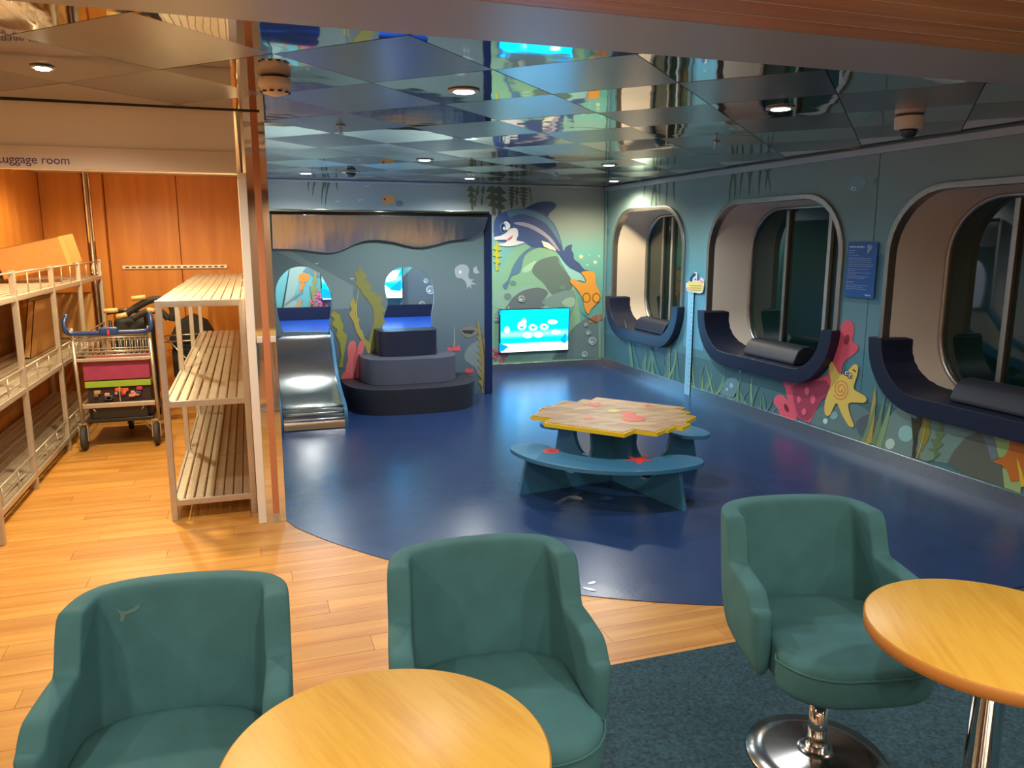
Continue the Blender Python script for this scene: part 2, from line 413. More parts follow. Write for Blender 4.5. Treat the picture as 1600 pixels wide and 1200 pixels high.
for k, (a, b) in enumerate(WIN):
    w = MB()
    o1 = rrect(a+.03, b-.03, .47, 1.945, .44); i1 = rrect(a+.08, b-.17, .52, 1.90, .42)
    w.add([(XR, y, z) for y, z in o1]+[(XG, y, z) for y, z in i1], [(i, (i+1) % len(o1), len(o1)+(i+1) % len(o1), len(o1)+i) for i in range(len(o1))], True)
    win = struct('window_%d' % (k+1), w, niche_m, fix=False)
    f = MB()
    R1 = rrect(a, b, .44, 1.975, .47); R2 = rrect(a+.045, b-.045, .485, 1.93, .43); n = len(R1)
    f.add([(XR-.022, y, z) for y, z in R1]+[(XR-.026, y, z) for y, z in R2]+[(XR+.05, y, z) for y, z in R2]+[(XR+.002, y, z) for y, z in R1],
          [(i, (i+1) % n, n+(i+1) % n, n+i) for i in range(n)]+[(n+i, n+(i+1) % n, 2*n+(i+1) % n, 2*n+i) for i in range(n)]+[(3*n+i, 3*n+(i+1) % n, (i+1) % n, i) for i in range(n)], True)
    obj('window_rim', f, rim_m, win, bevel=.006, label='rounded brushed steel rim')
    obj('glass_pane', MB().plate([(XG, y, z) for y, z in i1], (.01, 0, 0)), glass_m, win, label='dark night-time glass')
    g = MB(); J = rrect(a+.10, b-.19, .54, 1.88, .40)
    g.add([(XG-.03, y, z) for y, z in i1]+[(XG-.035, y, z) for y, z in J]+[(XG, y, z) for y, z in J], [(i, (i+1) % n, n+(i+1) % n, n+i) for i in range(n)]+[(n+i, n+(i+1) % n, 2*n+(i+1) % n, 2*n+i) for i in range(n)], True)
    obj('glass_gasket', g, rim_m, win, label='narrow steel edge around the glass')
    for q, ym in enumerate(BAR_YS[k]):  # two upright bars set against the glass
        obj('glass_bar', MB().box((XG-.035, ym-.02, .60 if q == 0 else .62), (XG, ym+.02, 1.87)), rim_m if q == 0 else galvframe, win, bevel=.004)
# skirtings and trims
struct('baseboard_right', MB().box((XR-.014, -2.2, 0), (XR, YB, .105)), steel, bevel=.003)
struct('baseboard_back', MB().box((2.40, YB-.014, 0), (XR-.014, YB, .085)), steel, bevel=.003)
struct('trim_1', MB().box((XR-.035, 2.66, ZC-.06), (XR, YB, ZC-.012)), soffit_m, bevel=.004)
struct('trim_2', MB().box((.10, YB-.02, ZC-.03), (XR-.035, YB, ZC-.006)), soffit_m, bevel=.004)
struct('trim_3', MB().box((XR-.03, YB-.05, .10), (XR, YB, ZC-.06)), mat('corner_trim', rgb(96, 120, 120, KM), .4), bevel=.01)
struct('trim_4', MB().box((-2.0, 4.478, ZC-.006), (.1, 4.488, ZC)), backing)

# ------------------------------------------------------------------ play house
hs = empty('play_house', (1.3, YP, 0), 'blue-grey undersea play house with two arched openings, slide and a metal valance', 'play house')
def zx(pts, ox, oy, s, y): return [at(ox+a/s, oy+b/s, 1, y) for a, b in pts]
def fl(P, ax, v):
    out = []
    for p in P:
        p = Vector(p); p[ax] = v; out.append(p)
    return out
archL = [(180,1045),(150,960),(133,850),(130,770),(150,705),(190,655),(240,625),(310,617),(380,632),(430,668),(470,730),(492,800),(497,860),(490,930),(480,1000),(487,1045)]
archR = [(830,1045),(835,980),(850,920),(868,860),(855,800),(847,740),(860,690),(900,645),(960,625),(1040,622),(1100,645),(1140,690),(1165,750),(1172,830),(1165,880),(1155,940),(1160,1000),(1175,1035)]
def harch(a): return [Vector(p) for p in zx([tuple(q[:2]) for q in smooth_open([(x, y, 0) for x, y in a], 3)], 400, 270, 4.21, YP)]
ZT = 1.865
hl = []
for a in (archL, archR):
    P = harch(a)
    for p in P: p.z = max(p.z, .70)
    hl.append(P)
pan = MB().plate([(.125, YP, .0), (2.31, YP, 0), (2.31, YP, ZT), (.125, YP, ZT)], (0, .03, 0), hl)
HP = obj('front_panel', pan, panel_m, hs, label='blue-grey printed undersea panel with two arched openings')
obj('corner_post', MB().box((2.305, YP-.02, 0), (2.385, YP+.06, ZT)), postblue, hs, bevel=.012, label='dark blue corner post')
obj('side_panel', MB().box((2.33, YP+.06, 0), (2.36, YB-.02, ZT)), panel_m, hs)
obj('top_rail', MB().tube([(.125, YP+.0, ZT+.012), (2.36, YP+.0, ZT+.012)], .017, 12), mat('gold_lit_rail', (.72, .62, .40, 1), .18, 1), hs, label='polished round top rail')  # gold light on the rail is put into the metal colour
obj('top_cap', MB().box((.125, YP-.014, ZT-.022), (2.385, YP+.035, ZT-.002)), black_pl, hs)
obj('raised_deck', MB().box((.125, YP+.035, .66), (2.32, YB-.03, .715)), bluepad, hs, bevel=.01, label='blue padded raised deck')
obj('deck_base', MB().box((.125, YP+.05, 0), (2.30, YP+.09, .66)), panel_m, hs)
obj('deck_skirting', MB().box((.125, YB-.05, .715), (2.32, YB-.03, .86)), navy, hs, bevel=.004)
val = [(100,275),(1508,292),(1500,330),(1490,372),(1450,407),(1400,430),(1320,440),(1260,447),(1180,472),(1100,491),(1040,489),(980,478),(900,455),(800,441),(740,443),(700,450),(640,472),(600,493),(550,515),(500,526),(430,524),(350,512),(250,501),(110,500)]
obj('wavy_valance', MB().plate([p-Vector((0, .100-.18*(ZT-p.z), 0)) for p in zx(val, 400, 270, 4.21, YP)], (0, .010, 0)),
    mat('valance_steel', (.80, .80, .82, 1), .17, 1, 0, 1, .30, 1.6, stretch=(4, 1, .7)), hs, bevel=.002, label='wavy-edged polished steel valance')
# slide
sl = empty('slide', (.46, 6.9, 0), 'short stainless steel slide with blue side rails below the left arch', 'slide')
prof = smooth_open([(7.86, .712, 0), (7.76, .690, 0), (7.66, .60, 0), (7.52, .45, 0), (7.36, .33, 0), (7.15, .245, 0), (6.95, .185, 0), (6.84, .165, 0), (6.74, .13, 0), (6.70, .085, 0), (6.685, .01, 0)], 5)
bm_ = MB().grid([[Vector((.205, p[0], p[1])), Vector((.33, p[0], p[1])), Vector((.60, p[0], p[1])), Vector((.715, p[0], p[1]))] for p in prof])
obj('slide_bed', bm_, mat('slide_steel', (.66, .62, .55, 1), .16, 1, 0, 1, .04, 5), sl, label='curved polished stainless steel bed')
for yb, r in ((7.80, .013), (6.84, .010), (6.745, .010), (6.70, .012)):
    zz = min(prof, key=lambda p: abs(p[0]-yb))[1]
    obj('bed_bead', MB().tube([(.205, yb, zz+.004), (.715, yb, zz+.004)], r, 10), steel, sl)
for x0 in (.170, .715):
    top = [(p[0], p[1]+.045) for p in prof]; bot = [(p[0], max(p[1]-.07, 0)) for p in prof]
    out = [(x0, y, z) for y, z in top]+[(x0, y, z) for y, z in reversed(bot)]
    obj('side_rail', MB().plate(out, (.028, 0, 0)), bluepaint, sl, bevel=.005, label='blue painted side rail')
obj('slide_support', MB().box((.25, 7.2, 0), (.67, 7.7, .20)), charcoal, sl)
# padded steps
stp = empty('padded_steps', (1.45, 7.4, 0), 'three-tier padded half-round steps below the right arch', 'steps')
def tier(x0, x1, yf, z0, z1, m, lab, r, parent=stp):
    xc = (x0+x1)/2; hw = (x1-x0)/2; dep = (YP-.015)-yf; pts = []
    for k in range(33):
        a = PI*k/32; c, s = math.cos(a), math.sin(a); e = r
        pts.append((xc+hw*math.copysign(abs(c)**e, c), YP-.015-dep*abs(s)**e))
    mb = MB().plate([(x, y, z0) for x, y in pts], (0, 0, z1-z0))
    obj('padded_tier', mb, m, parent, bevel=.022, seg=3, label=lab)
tier(.80, 2.10, 7.02, .003, .245, charcoal, 'lowest charcoal step', .62)
tier(.985, 1.92, 7.26, .247, .488, greyv, 'middle grey step', .5)
tier(1.15, 1.745, 7.46, .490, .735, navysoft, 'top dark navy step', .38)

# ------------------------------------------------------------------ screens
def screen(x0, x1, z0, z1, y, label, seed):
    s = empty('wall_screen', ((x0+x1)/2, y, z0), label, 'screen')
    obj('screen_frame', MB().box((x0-.012, y-.022, z0-.012), (x1+.012, y+.02, z1+.012)), black_pl, s, bevel=.004)
    m = bpy.data.materials.new('screen_picture'); m.use_nodes = True; N = m.node_tree.nodes; L = m.node_tree.links
    g = N.new('ShaderNodeNewGeometry'); sp = N.new('ShaderNodeSeparateXYZ'); L.new(g.outputs['Position'], sp.inputs[0])
    mr = N.new('ShaderNodeMapRange'); L.new(sp.outputs['Z'], mr.inputs[0]); mr.inputs['From Min'].default_value = z0; mr.inputs['From Max'].default_value = z1
    cr = N.new('ShaderNodeValToRGB'); L.new(mr.outputs[0], cr.inputs[0]); e = cr.color_ramp.elements
    e[0].position = .0; e[0].color = (.16, .24, .26, 1); e[1].position = 1; e[1].color = (.0, .27, .62, 1)
    for p_, c_ in ((.19, (.16, .24, .26, 1)), (.215, (.0, .16, .55, 1)), (.33, (0, .18, .5, 1)), (.42, (.06, .24, .45, 1)), (.52, (.0, .27, .6, 1))):
        q = e.new(p_); q.color = c_
    b = N['Principled BSDF']; b.inputs['Base Color'].default_value = (0, 0, 0, 1); b.inputs['Roughness'].default_value = .3
    L.new(cr.outputs[0], b.inputs['Emission Color']); b.inputs['Emission Strength'].default_value = SCR
    obj('screen_picture', MB().box((x0, y-.025, z0), (x1, y-.0225, z1)), m, s, label='bright turquoise cartoon seabed picture')
    return s
SCR = 5.0
whi = mat('screen_white', (.75, 1, 1, 1), .4, emis=1.8); dbl = mat('screen_blue', (.0, .16, .62, 1), .4, emis=1.4); cya = mat('screen_cyan', (.0, .5, .62, 1), .4, emis=1.3)
s1 = screen(2.90, 3.80, .235, .757, YB-.03, 'wide turquoise screen low on the wall to the right of the play house', 1)
s2 = screen(.775, 1.69, .94, 1.46, YB-.03, 'turquoise screen inside the play house seen through both arches', 2)
def ell(cx, cy, rx, ry, n=20, rot=0):
    c, s = math.cos(rot), math.sin(rot)
    return [(cx+rx*math.cos(t)*c-ry*math.sin(t)*s, cy+rx*math.cos(t)*s+ry*math.sin(t)*c) for t in [2*PI*k/n for k in range(n)]]
def scr(pts, par, m, name, lay=1):
    P = fl(zx(pts, 740, 430, 6.314, YB-.057), 1, YB-.0555-.0008*lay)
    obj(name, MB().flat(P), m, par, fix=False)
cloud = lambda cx, cy, w, h: [(cx-w, cy), (cx-w*.7, cy-h*.7), (cx-w*.2, cy-h), (cx+w*.3, cy-h*.8), (cx+w*.8, cy-h*.5), (cx+w, cy+h*.1), (cx+w*.7, cy+h*.7), (cx, cy+h), (cx-w*.7, cy+h*.7)]
for c in ((475, 500, 45, 45), (587, 515, 45, 34), (697, 508, 45, 32), (533, 592, 48, 30), (640, 588, 45, 28), (780, 460, 50, 24), (812, 560, 48, 24), (330, 540, 28, 36)):
    scr(cloud(*c), s1, whi, 'screen_icon')
scr([(440,480),(500,420),(520,450),(515,500)], s1, whi, 'screen_icon')
for c in ((475, 515, 22, 14), (587, 515, 22, 16), (697, 508, 20, 13)): scr(ell(*c), s1, cya, 'screen_icon', 2)
scr([(255,670),(345,705),(290,750),(255,752)], s1, dbl, 'screen_reef'); scr([(915,560),(850,640),(880,668),(915,668)], s1, dbl, 'screen_reef')
scr([(830,650),(812,668),(850,668)], s1, whi, 'screen_icon', 2)
scr([(255,345),(290,345),(255,400)], s1, dbl, 'screen_reef')
def s2p(pts, m, name):
    obj(name, MB().flat(fl(zx(pts, 400, 270, 4.21, YB-.057), 1, YB-.0565)), m, s2, fix=False)
s2p([(430,760),(480,770),(640,800),(640,826),(430,826)], dbl, 'screen_reef'); s2p([(750,815),(850,790),(900,745),(955,700),(955,775),(890,790)], dbl, 'screen_reef')
s2p([(750,818),(850,740),(890,770),(955,780),(955,816)], whi, 'screen_sand'); s2p([(850,650),(950,640),(920,700),(860,720)], whi, 'screen_cloud')

# ------------------------------------------------------------------ wall prints (flat, on their walls)
PN = [0]
def prn(name, pts, col, wall='b', lay=1, org=(0, 0, 1), sm=0, parent=None, label=None):
    PN[0] += 1; lay += .25*(PN[0] % 4)
    ox, oy, s = org
    if sm: pts = [tuple(q[:2]) for q in smooth_poly([(a, b, 0) for a, b in pts], sm)]
    if wall == 'b': P = fl([at(ox+a/s, oy+b/s, 1, YB) for a, b in pts], 1, YB-.0012*lay); par = WB
    elif wall == 'h': P = fl([at(ox+a/s, oy+b/s, 1, YP) for a, b in pts], 1, YP-.0012*lay); par = HP
    else:
        P = fl([at(ox+a/s, oy+b/s, 0, XR) for a, b in pts], 0, XR-.0012*lay); par = WR
    for p in P: p.z = min(max(p.z, .0), ZC-.012)
    par = parent or par
    obj(name, MB().flat(P), pm(*col), par, fix=False, label=label)
def frond(x0, y0, x1, y1, w, n=6, bend=0., tip=.25):
    """serrated kelp leaf outline from root to tip, in picture units"""
    dx, dy = x1-x0, y1-y0; L_ = math.hypot(dx, dy); ux, uy = dx/L_, dy/L_; nx, ny = -uy, ux
    def P(t, o): b = bend*math.sin(PI*t); return (x0+dx*t+nx*(o+b), y0+dy*t+ny*(o+b))
    a, c = [], []
    for k in range(n):
        t0 = .06+.88*k/n; t1 = .06+.88*(k+.8)/n; wd = w*math.sin(PI*min(1, .25+.7*(k+.5)/n))*(1-.3*(k/n))
        a += [P(t0, w*.18), P(t1, wd)]; c += [P(t0+.03, -w*.18), P(t1+.03, -wd)]
    return [P(0, w*.08)]+a+[P(1, 0)]+list(reversed(c))+[P(0, -w*.08)]
def blade(x0, y0, x1, y1, w, bend=0.):
    dx, dy = x1-x0, y1-y0; L_ = math.hypot(dx, dy); nx, ny = -dy/L_, dx/L_; a, c = [], []
    for k in range(9):
        t = k/8; wd = w*(1-t)**.7*.5; b = bend*math.sin(PI*t*.9)
        a.append((x0+dx*t+nx*(wd+b), y0+dy*t+ny*(wd+b))); c.append((x0+dx*t+nx*(b-wd), y0+dy*t+ny*(b-wd)))
    return a+list(reversed(c))[1:]
D = (740, 270, 6.314); E6 = (740, 430, 6.314)
# back wall: rocks
prn('rock_print', [(120,1010),(260,940),(330,820),(430,740),(600,700),(740,730),(830,800),(900,920),(960,1050),(1010,1180),(1060,1500),(1060,1860),(120,1870)], (120,160,130), 'b', 1, D, 3)
prn('rock_print', [(575,970),(600,905),(660,858),(740,832),(822,824),(850,900),(930,1010),(975,1130),(900,1185),(820,1195),(760,1190),(690,1090),(620,1030)], (92,110,102), 'b', 2, D, 3)
prn('rock_print', [(205,1180),(320,1160),(430,1135),(560,1110),(700,1150),(760,1220),(640,1300),(500,1340),(205,1330)], (126,160,140), 'b', 2, D, 3)
prn('rock_print', [(315,330),(345,280),(385,222),(480,155),(620,122),(700,140),(735,180),(690,250),(700,300),(600,330),(400,345)], (92,104,106), 'b', 3, E6, 3)
prn('rock_print', [(670,272),(740,215),(830,172),(985,150),(1008,280),(960,390),(935,480),(930,330),(800,320)], (108,132,128), 'b', 3, E6, 2)
prn('rock_print', [(880,290),(870,262),(920,225),(980,218),(1003,250),(990,300),(930,320)], (138,166,144), 'b', 4, E6, 2)
prn('rock_print', [(770,834),(850,740),(920,600),(960,540),(1010,490),(1090,435),(1200,408),(1225,440),(1225,812)], (92,112,112), 'b', 4, E6)
prn('rock_print', [(465,834),(560,775),(800,742),(770,834)], (134,168,150), 'b', 4, E6)
prn('rock_spot_print', ell(385,1088,32,26), (96,124,116), 'b', 4, D); prn('rock_spot_print', ell(875,1130,32,22), (96,124,116), 'b', 4, D); prn('rock_spot_print', ell(335,210,36,34), (100,122,116), 'b', 4, E6)
prn('highlight_print', [(480,950),(560,890),(620,870),(570,960),(500,985)], (150,184,150), 'b', 2, D, 2)
# dolphin
prn('dolphin_print', [(200,480),(250,410),(330,376),(430,357),(510,352),(570,315),(640,290),(720,283),(785,292),(813,325),(785,365),(742,402),(732,436),(790,500),(838,600),(868,700),(884,775),(900,740),(930,716),(972,710),(963,755),(985,800),(990,852),(1040,890),(1090,952),(1165,968),(1190,1000),(1120,992),(1040,985),(950,942),(885,870),(820,780),(760,758),(690,738),(640,735),(600,745),(540,712),(500,682),(430,672),(300,680),(205,650)], (62,78,116), 'b', 5, D, 2, label='leaping dark blue cartoon dolphin print')
DP = WB.children[-1]
prn('dolphin_fin', [(602,742),(545,775),(492,825),(478,885),(450,985),(385,1008),(355,1052),(322,1150),(285,1108),(335,1060),(375,960),(425,860),(490,785),(560,735)], (80,112,132), 'b', 6, D, 2, DP)
prn('dolphin_back', [(330,385),(430,362),(520,362),(620,390),(720,440),(790,520),(838,620),(862,720),(800,620),(720,510),(620,450),(520,415),(430,410),(360,440)], (84,116,134), 'b', 6, D, 2, DP)
prn('dolphin_dorsal', [(510,352),(570,315),(640,290),(720,283),(785,292),(813,325),(785,365),(742,402),(728,430),(680,390),(600,362)], (50,62,98), 'b', 7, D, 2, DP)
prn('dolphin_stripe', [(390,498),(450,485),(540,500),(640,545),(740,620),(800,690),(850,775),(800,735),(730,655),(640,592),(540,540),(440,515)], (150,146,160), 'b', 7, D, 2, DP)
prn('dolphin_snout', [(208,632),(260,622),(320,590),(345,560),(395,543),(432,560),(437,620),(420,668),(505,682),(430,712),(340,728),(252,716),(250,703),(310,690),(322,660),(208,662)], (206,196,188), 'b', 8, D, 2, DP)
prn('dolphin_mouth', [(328,655),(388,612),(375,650),(335,672)], (190,90,110), 'b', 9, D, 0, DP)
prn('dolphin_belly', [(666,668),(740,692),(800,742),(814,772),(745,752),(690,728)], (204,198,180), 'b', 8, D, 0, DP)
prn('dolphin_eye_patch', ell(322,520,38,46,rot=.2), (220,212,206), 'b', 9, D, 0, DP); prn('dolphin_iris', ell(284,540,30,50), (80,112,140), 'b', 10, D, 0, DP)
prn('dolphin_pupil', ell(288,545,19,38), (24,28,44), 'b', 11, D, 0, DP); prn('dolphin_glint', ell(296,548,12,18), (230,226,220), 'b', 12, D, 0, DP)
prn('dolphin_brow', [(300,470),(330,462),(360,490),(368,530),(352,500),(328,478)], (30,38,62), 'b', 10, D, 0, DP)
prn('dolphin_tail_light', [(822,785),(880,870),(950,942),(1040,985),(1075,1020),(1100,1075),(1050,1062),(965,1052),(905,960),(852,870)], (132,180,176), 'b', 6, D, 2, DP)
# orange starfish character-like sea star (generic)
prn('sea_star_print', [(1058,980),(1110,968),(1168,970),(1198,1005),(1200,1080),(1225,1140),(1250,1210),(1235,1260),(1190,1310),(1150,1350),(1130,1395),(1100,1360),(1082,1290),(1062,1215),(1010,1140),(955,1085),(952,1050),(1000,1055),(1075,1088),(1108,1072),(1085,1020)], (226,140,60), 'b', 9, D, 2, label='orange sea star print with two large eyes')
SP = WB.children[-1]
for c in ((1110,222),(1206,224)):
    prn('eye_ring', ell(c[0],c[1],40,50), (130,70,30), 'b', 10, E6, 0, SP); prn('eye', ell(c[0],c[1],31,40), (220,146,50), 'b', 11, E6, 0, SP)
prn('claw_print', [(1130,445),(1180,405),(1260,385),(1268,430),(1210,462),(1160,480)], (150,94,64), 'b', 7, E6, 2)
prn('stalk_print', blade(1240,810,1215,270,22,10), (120,140,120), 'b', 8, E6); prn('stalk_print', blade(1215,470,1050,340,14,-16), (60,74,70), 'b', 8, E6)
for i, (x, y, r) in enumerate(((1058,828,30),(1198,882,26),(1238,822,14),(1140,812,9),(1120,910,12))):
    st_ = [(x+(r if k % 2 == 0 else r*.42)*math.sin(PI*k/5), y-(r if k % 2 == 0 else r*.42)*math.cos(PI*k/5)) for k in range(10)]
    prn('little_star_print', st_, (196,212,160), 'b', 4, D)
def bubble(x, y, r, wall='b', org=(0, 0, 1), lay=12, c=(176,190,186), ci=(112,126,126)):
    prn('bubble_print', ell(x, y, r, r, 18), c, wall, lay, org); prn('bubble_print', ell(x+r*.05, y-r*.03, r*.8, r*.8, 18), ci, wall, lay+1, org)
    prn('bubble_print', ell(x-r*.2, y+r*.25, r*.35, r*.22, 10), (196,206,200), wall, lay+2, org)
for x, y, r in ((470,232,33),(342,318,12),(1106,487,18),(1130,567,21),(1169,648,38),(1091,778,28),(222,430,26),(1148,458,9)): bubble(x, y, r, 'b', E6)
random.seed(11)
for k in range(34):
    a, q = random.random()*2*PI, random.random()**.5; x, y = 250+q*80*math.cos(a), 780+q*85*math.sin(a)
    if x < 340 and y < 860: prn('coral_print', ell(x, y, 10+random.random()*6, 12, 7, random.random()), random.choice(((206,76,100),(188,60,84),(222,104,120))), 'b', 6+k % 4, E6)
# hanging kelp near the ceiling and yellow weed under the snout
for i, (x0, y0, x1, y1, w, n) in enumerate(((735,282,738,330,8,5),(768,290,772,338,12,4),(780,292,781,342,13,4),(800,290,799,327,8,7),(818,288,818,325,10,7),(748,288,741,325,4,2),(756,286,752,322,3,2),(808,290,807,322,3,2),(826,290,831,317,2,2))):
    prn('hanging_kelp_print', frond(x0, y0-4, x1, y1, w, n), random.choice(((84,84,66),(96,94,72),(76,78,66))), 'b', 2+i % 3)
prn('kelp_print', frond(776,378,776,424,8,4), (168,160,50), 'b', 9)
for x0, x1, y1, w in ((493,489,308,3),(507,503,322,3),(515,508,328,3),(483,483,300,2),(526,529,300,2),(511,508,300,2)):
    prn('hanging_weed_print', blade(x0, 280, x1, y1, w+1, 1.5), (78,86,74), 'b', 2)
prn('fish_print', [(596,313),(600,307),(606,304),(612,306),(618,303),(615,311),(618,318),(612,317),(606,320),(600,319)], (196,132,70), 'b', 3, label='small orange fish print')
prn('pebble_print', ell(624,318,6,5), (100,108,102), 'b', 3); prn('fish_eye', ell(601,311,1.6,1.6,8), (30,26,24), 'b', 4)
for x, y in ((524,315),(559,313),(570,291)): prn('bubble_print', blade(x, y, x+10, y-4, 3, 1.5), (158,166,160), 'b', 3)
# behind the arches (back wall of the house)
G4 = (420, 400, 12.)
prn('panel_edge_print', [(230,1030),(270,1030),(390,270),(375,250)], (50,64,66), 'b', 2, G4)
prn('rock_print', [(270,1035),(300,700),(350,420),(420,200),(700,200),(640,270),(450,800),(700,1035)], (134,156,140), 'b', 1, G4)
prn('rock_print', [(700,210),(900,260),(1000,420),(850,420),(760,330),(640,300)], (96,116,118), 'b', 2, G4)
prn('seahorse_print', [(550,420),(580,340),(650,320),(720,340),(770,380),(740,440),(700,480),(640,500),(600,510),(590,560),(560,640),(620,640),(660,560),(700,520),(640,500),(570,480)], (214,120,44), 'b', 4, G4, 2, label='orange sea creature print')
prn('branch_print', [(300,900),(450,770),(620,660),(650,600),(640,690),(480,810),(310,930)], (108,118,104), 'b', 4, G4)
prn('weed_print', frond(800,1030,880,260,90,5), (132,132,76), 'b', 3, G4)
prn('shell_print', [(540,980),(530,880),(570,820),(650,815),(640,830),(600,880),(600,1000)], (178,126,82), 'b', 5, G4, 2)
prn('stem_print', blade(810,1030,740,540,26,26), (58,76,60), 'b', 6, G4)
for k in range(60):
    a, q = random.random()*2*PI, random.random()**.5; x, y = 960+q*170*math.cos(a), 850+q*190*math.sin(a)
    if y < 1020 and x < 1160: prn('coral_print', ell(x, y, 26, 20, 6, random.random()*3), random.choice(((214,70,98),(190,50,80),(228,104,126))), 'b', 7+k % 5, G4)
prn('rock_print', [(958,890),(962,690),(1050,600),(1180,560),(1260,600),(1260,895)], (84,96,98), 'b', 1, (400,270,4.21))
for x, y, r in ((1117,711,16),(1146,770,28),(1092,864,20)): bubble(x, y, r, 'b', (400,270,4.21), 5)
# play-house panel prints
C3 = (400, 270, 4.21); C4 = (400, 460, 4.21)
prn('band_print', [(498,775),(1505,790),(1505,890),(1175,890),(1170,860),(868,860),(498,890)], (118,128,136), 'h', 1, C3) if False else None
prn('rock_print', [(262,498),(280,440),(330,390),(400,360),(470,380),(560,380),(690,430),(640,470),(540,505),(420,500)], (108, 140, 134), 'h', 1, C3, 2)
prn('light_ray_print', [(110,505),(220,510),(640,745),(640,890),(500,900),(498,800),(420,660)], (112, 130, 130), 'h', 1, C3)
big = [(755,1055),(770,1000),(775,930),(765,880),(730,830),(700,800),(690,770),(650,730),(665,700),(640,660),(670,650),(685,598),(700,650),(730,670),(715,700),(760,740),(750,770),(790,790),(835,830),(820,860),(855,900),(830,930),(850,980),(825,1010),(815,1055)]
prn('kelp_print', big, (122,122,70), 'h', 3, C3, label='tall olive kelp print'); prn('kelp_print', [(735,330),(755,250),(800,240),(800,300),(760,385),(735,385)], (128,128,72), 'h', 3, C4)
prn('kelp_vein_print', blade(745,385,700,-60,16,-60), (170,164,84), 'h', 4, C4)
prn('kelp_print', [(735,370),(700,310),(660,250),(640,180),(610,130),(630,100),(615,60),(645,20),(660,90),(650,130),(680,160),(670,210),(700,240),(715,290),(750,320),(755,370)], (156,142,74), 'h', 5, C4, label='spiky ochre kelp print')
prn('kelp_print', [(545,480),(560,400),(550,320),(525,270),(535,230),(500,200),(515,160),(490,140),(510,105),(530,120),(550,130),(560,170),(575,200),(570,240),(600,270),(590,330),(575,420),(570,480)], (138,136,62), 'h', 5, C4, label='short yellow-green kelp print')
prn('coral_print', [(600,550),(590,480),(605,430),(600,370),(612,320),(640,302),(658,325),(655,380),(668,345),(690,300),(712,330),(700,400),(690,560)], (222,104,104), 'h', 4, C4, 2, label='pink branching coral print')
prn('coral_print', [(560,555),(565,530),(590,500),(620,520),(650,550)], (226,94,90), 'h', 6, C4); prn('coral_print', [(635,550),(640,420),(660,350),(672,350),(660,450),(665,555)], (182,84,88), 'h', 5, C4)
J = (170,176,180)
prn('jellyfish_print', [(1308,660),(1310,625),(1345,603),(1385,608),(1402,640),(1395,680),(1410,700),(1440,700),(1415,715),(1450,735),(1410,735),(1425,768),(1400,745),(1390,765),(1380,720),(1350,695),(1320,690)], (150,160,164), 'h', 2, C3, 2, label='pale jellyfish print')
prn('jellyfish_eye', ell(1343,653,10,11), (204,208,206), 'h', 3, C3); prn('little_fish_print', [(1428,630),(1450,612),(1455,640),(1472,655),(1450,665),(1430,655)], (156,166,168), 'h', 2, C3)
prn('bubble_print', ell(585,447,24,24), (166,176,190), 'h', 4, C3)
for x, y in ((400,590),(632,690)): prn('bubble_print', blade(x-12, y+6, x+14, y-6, 8, 8), (176,186,180), 'h', 3, C3)
prn('rock_print', [(1370,395),(1400,340),(1450,310),(1505,300),(1505,560),(1460,520),(1440,480),(1380,440)], (112,124,124), 'h', 2, C4, 2)
prn('fish_print', [(1345,235),(1380,215),(1430,210),(1465,235),(1445,265),(1400,285),(1360,270)], (112,112,96), 'h', 3, C4, 2, label='dark striped fish print'); prn('fish_stripe', [(1350,235),(1440,235),(1420,260),(1370,255)], (48,52,56), 'h', 4, C4)
prn('kelp_print', frond(1490,650,1455,160,44,9,18), (128,116,74), 'h', 5, C4, label='brown feathery kelp print')
prn('kelp_vein_print', blade(1500,620,1460,190,16,22), (74,70,56), 'h', 6, C4)
prn('coral_print', [(1255,370),(1262,345),(1290,355),(1300,330),(1315,352),(1335,328),(1345,370)], (206,84,90), 'h', 3, C4); prn('coral_print', [(1370,515),(1385,480),(1405,495),(1425,480),(1430,515)], (190,78,80), 'h', 3, C4)
prn('weed_print', blade(1302,370,1302,195,12,3), (134,146,122), 'h', 2, C4)
# right wall prints
R = 'r'
def band(y0, y1, z0, z1, c, lay):
    P = [Vector((XR-.0012*lay, y, z)) for y, z in ((y0, z0), (y1, z0), (y1, z1), (y0, z1))]
    obj('band_print', MB().flat(P), pm(*c), WR, fix=False)
band(4.50, 4.885, 1.14, 1.50, (74, 114, 128), .5); band(4.50, 4.885, .80, 1.14, (92, 128, 138), .5); band(6.80, 7.18, .5, 1.25, (88, 140, 160), .5)
band(2.7, 9.1, .10, .42, (66, 100, 104), .5)
for x0, x1, y1, b in ((1012,1007,312,2),(1022,1024,335,-2),(1030,1018,330,3),(1033,1032,318,2),(1043,1041,322,0),(1055,1056,318,3),(1150,1141,322,4),(1146,1146,312,-3),(1163,1157,308,2),(1168,1168,306,-3),(1178,1172,306,3),(1190,1187,304,2),(1194,1202,304,-4),(1205,1197,300,3)):
    prn('hanging_weed_print', blade(x0, 258 if x0 > 1100 else 272, x1, y1, 4, b), (74,90,70), R, 2)
Q = (1300, 240, 3.75)
prn('jellyfish_print', [(92,200),(100,160),(130,135),(170,130),(200,150),(198,185),(170,215),(130,225),(105,215)], (104,142,148), R, 2, Q, 2, label='faint teal jellyfish print')
for k in range(5): prn('tentacle_print', blade(140+14*k, 215, 165+16*k, 330+8*(k % 3), 7, 8-4*k), (122,142,142), R, 2, Q)
prn('jellyfish_eye', ell(128,205,15,11), (215,220,220), R, 3, Q); prn('jellyfish_pupil', ell(131,206,5,6), (30,30,34), R, 4, Q); prn('pebble_print', ell(262,160,14,24,rot=.4), (96,110,110), R, 2, Q)
T = (1180, 480, 3.75)
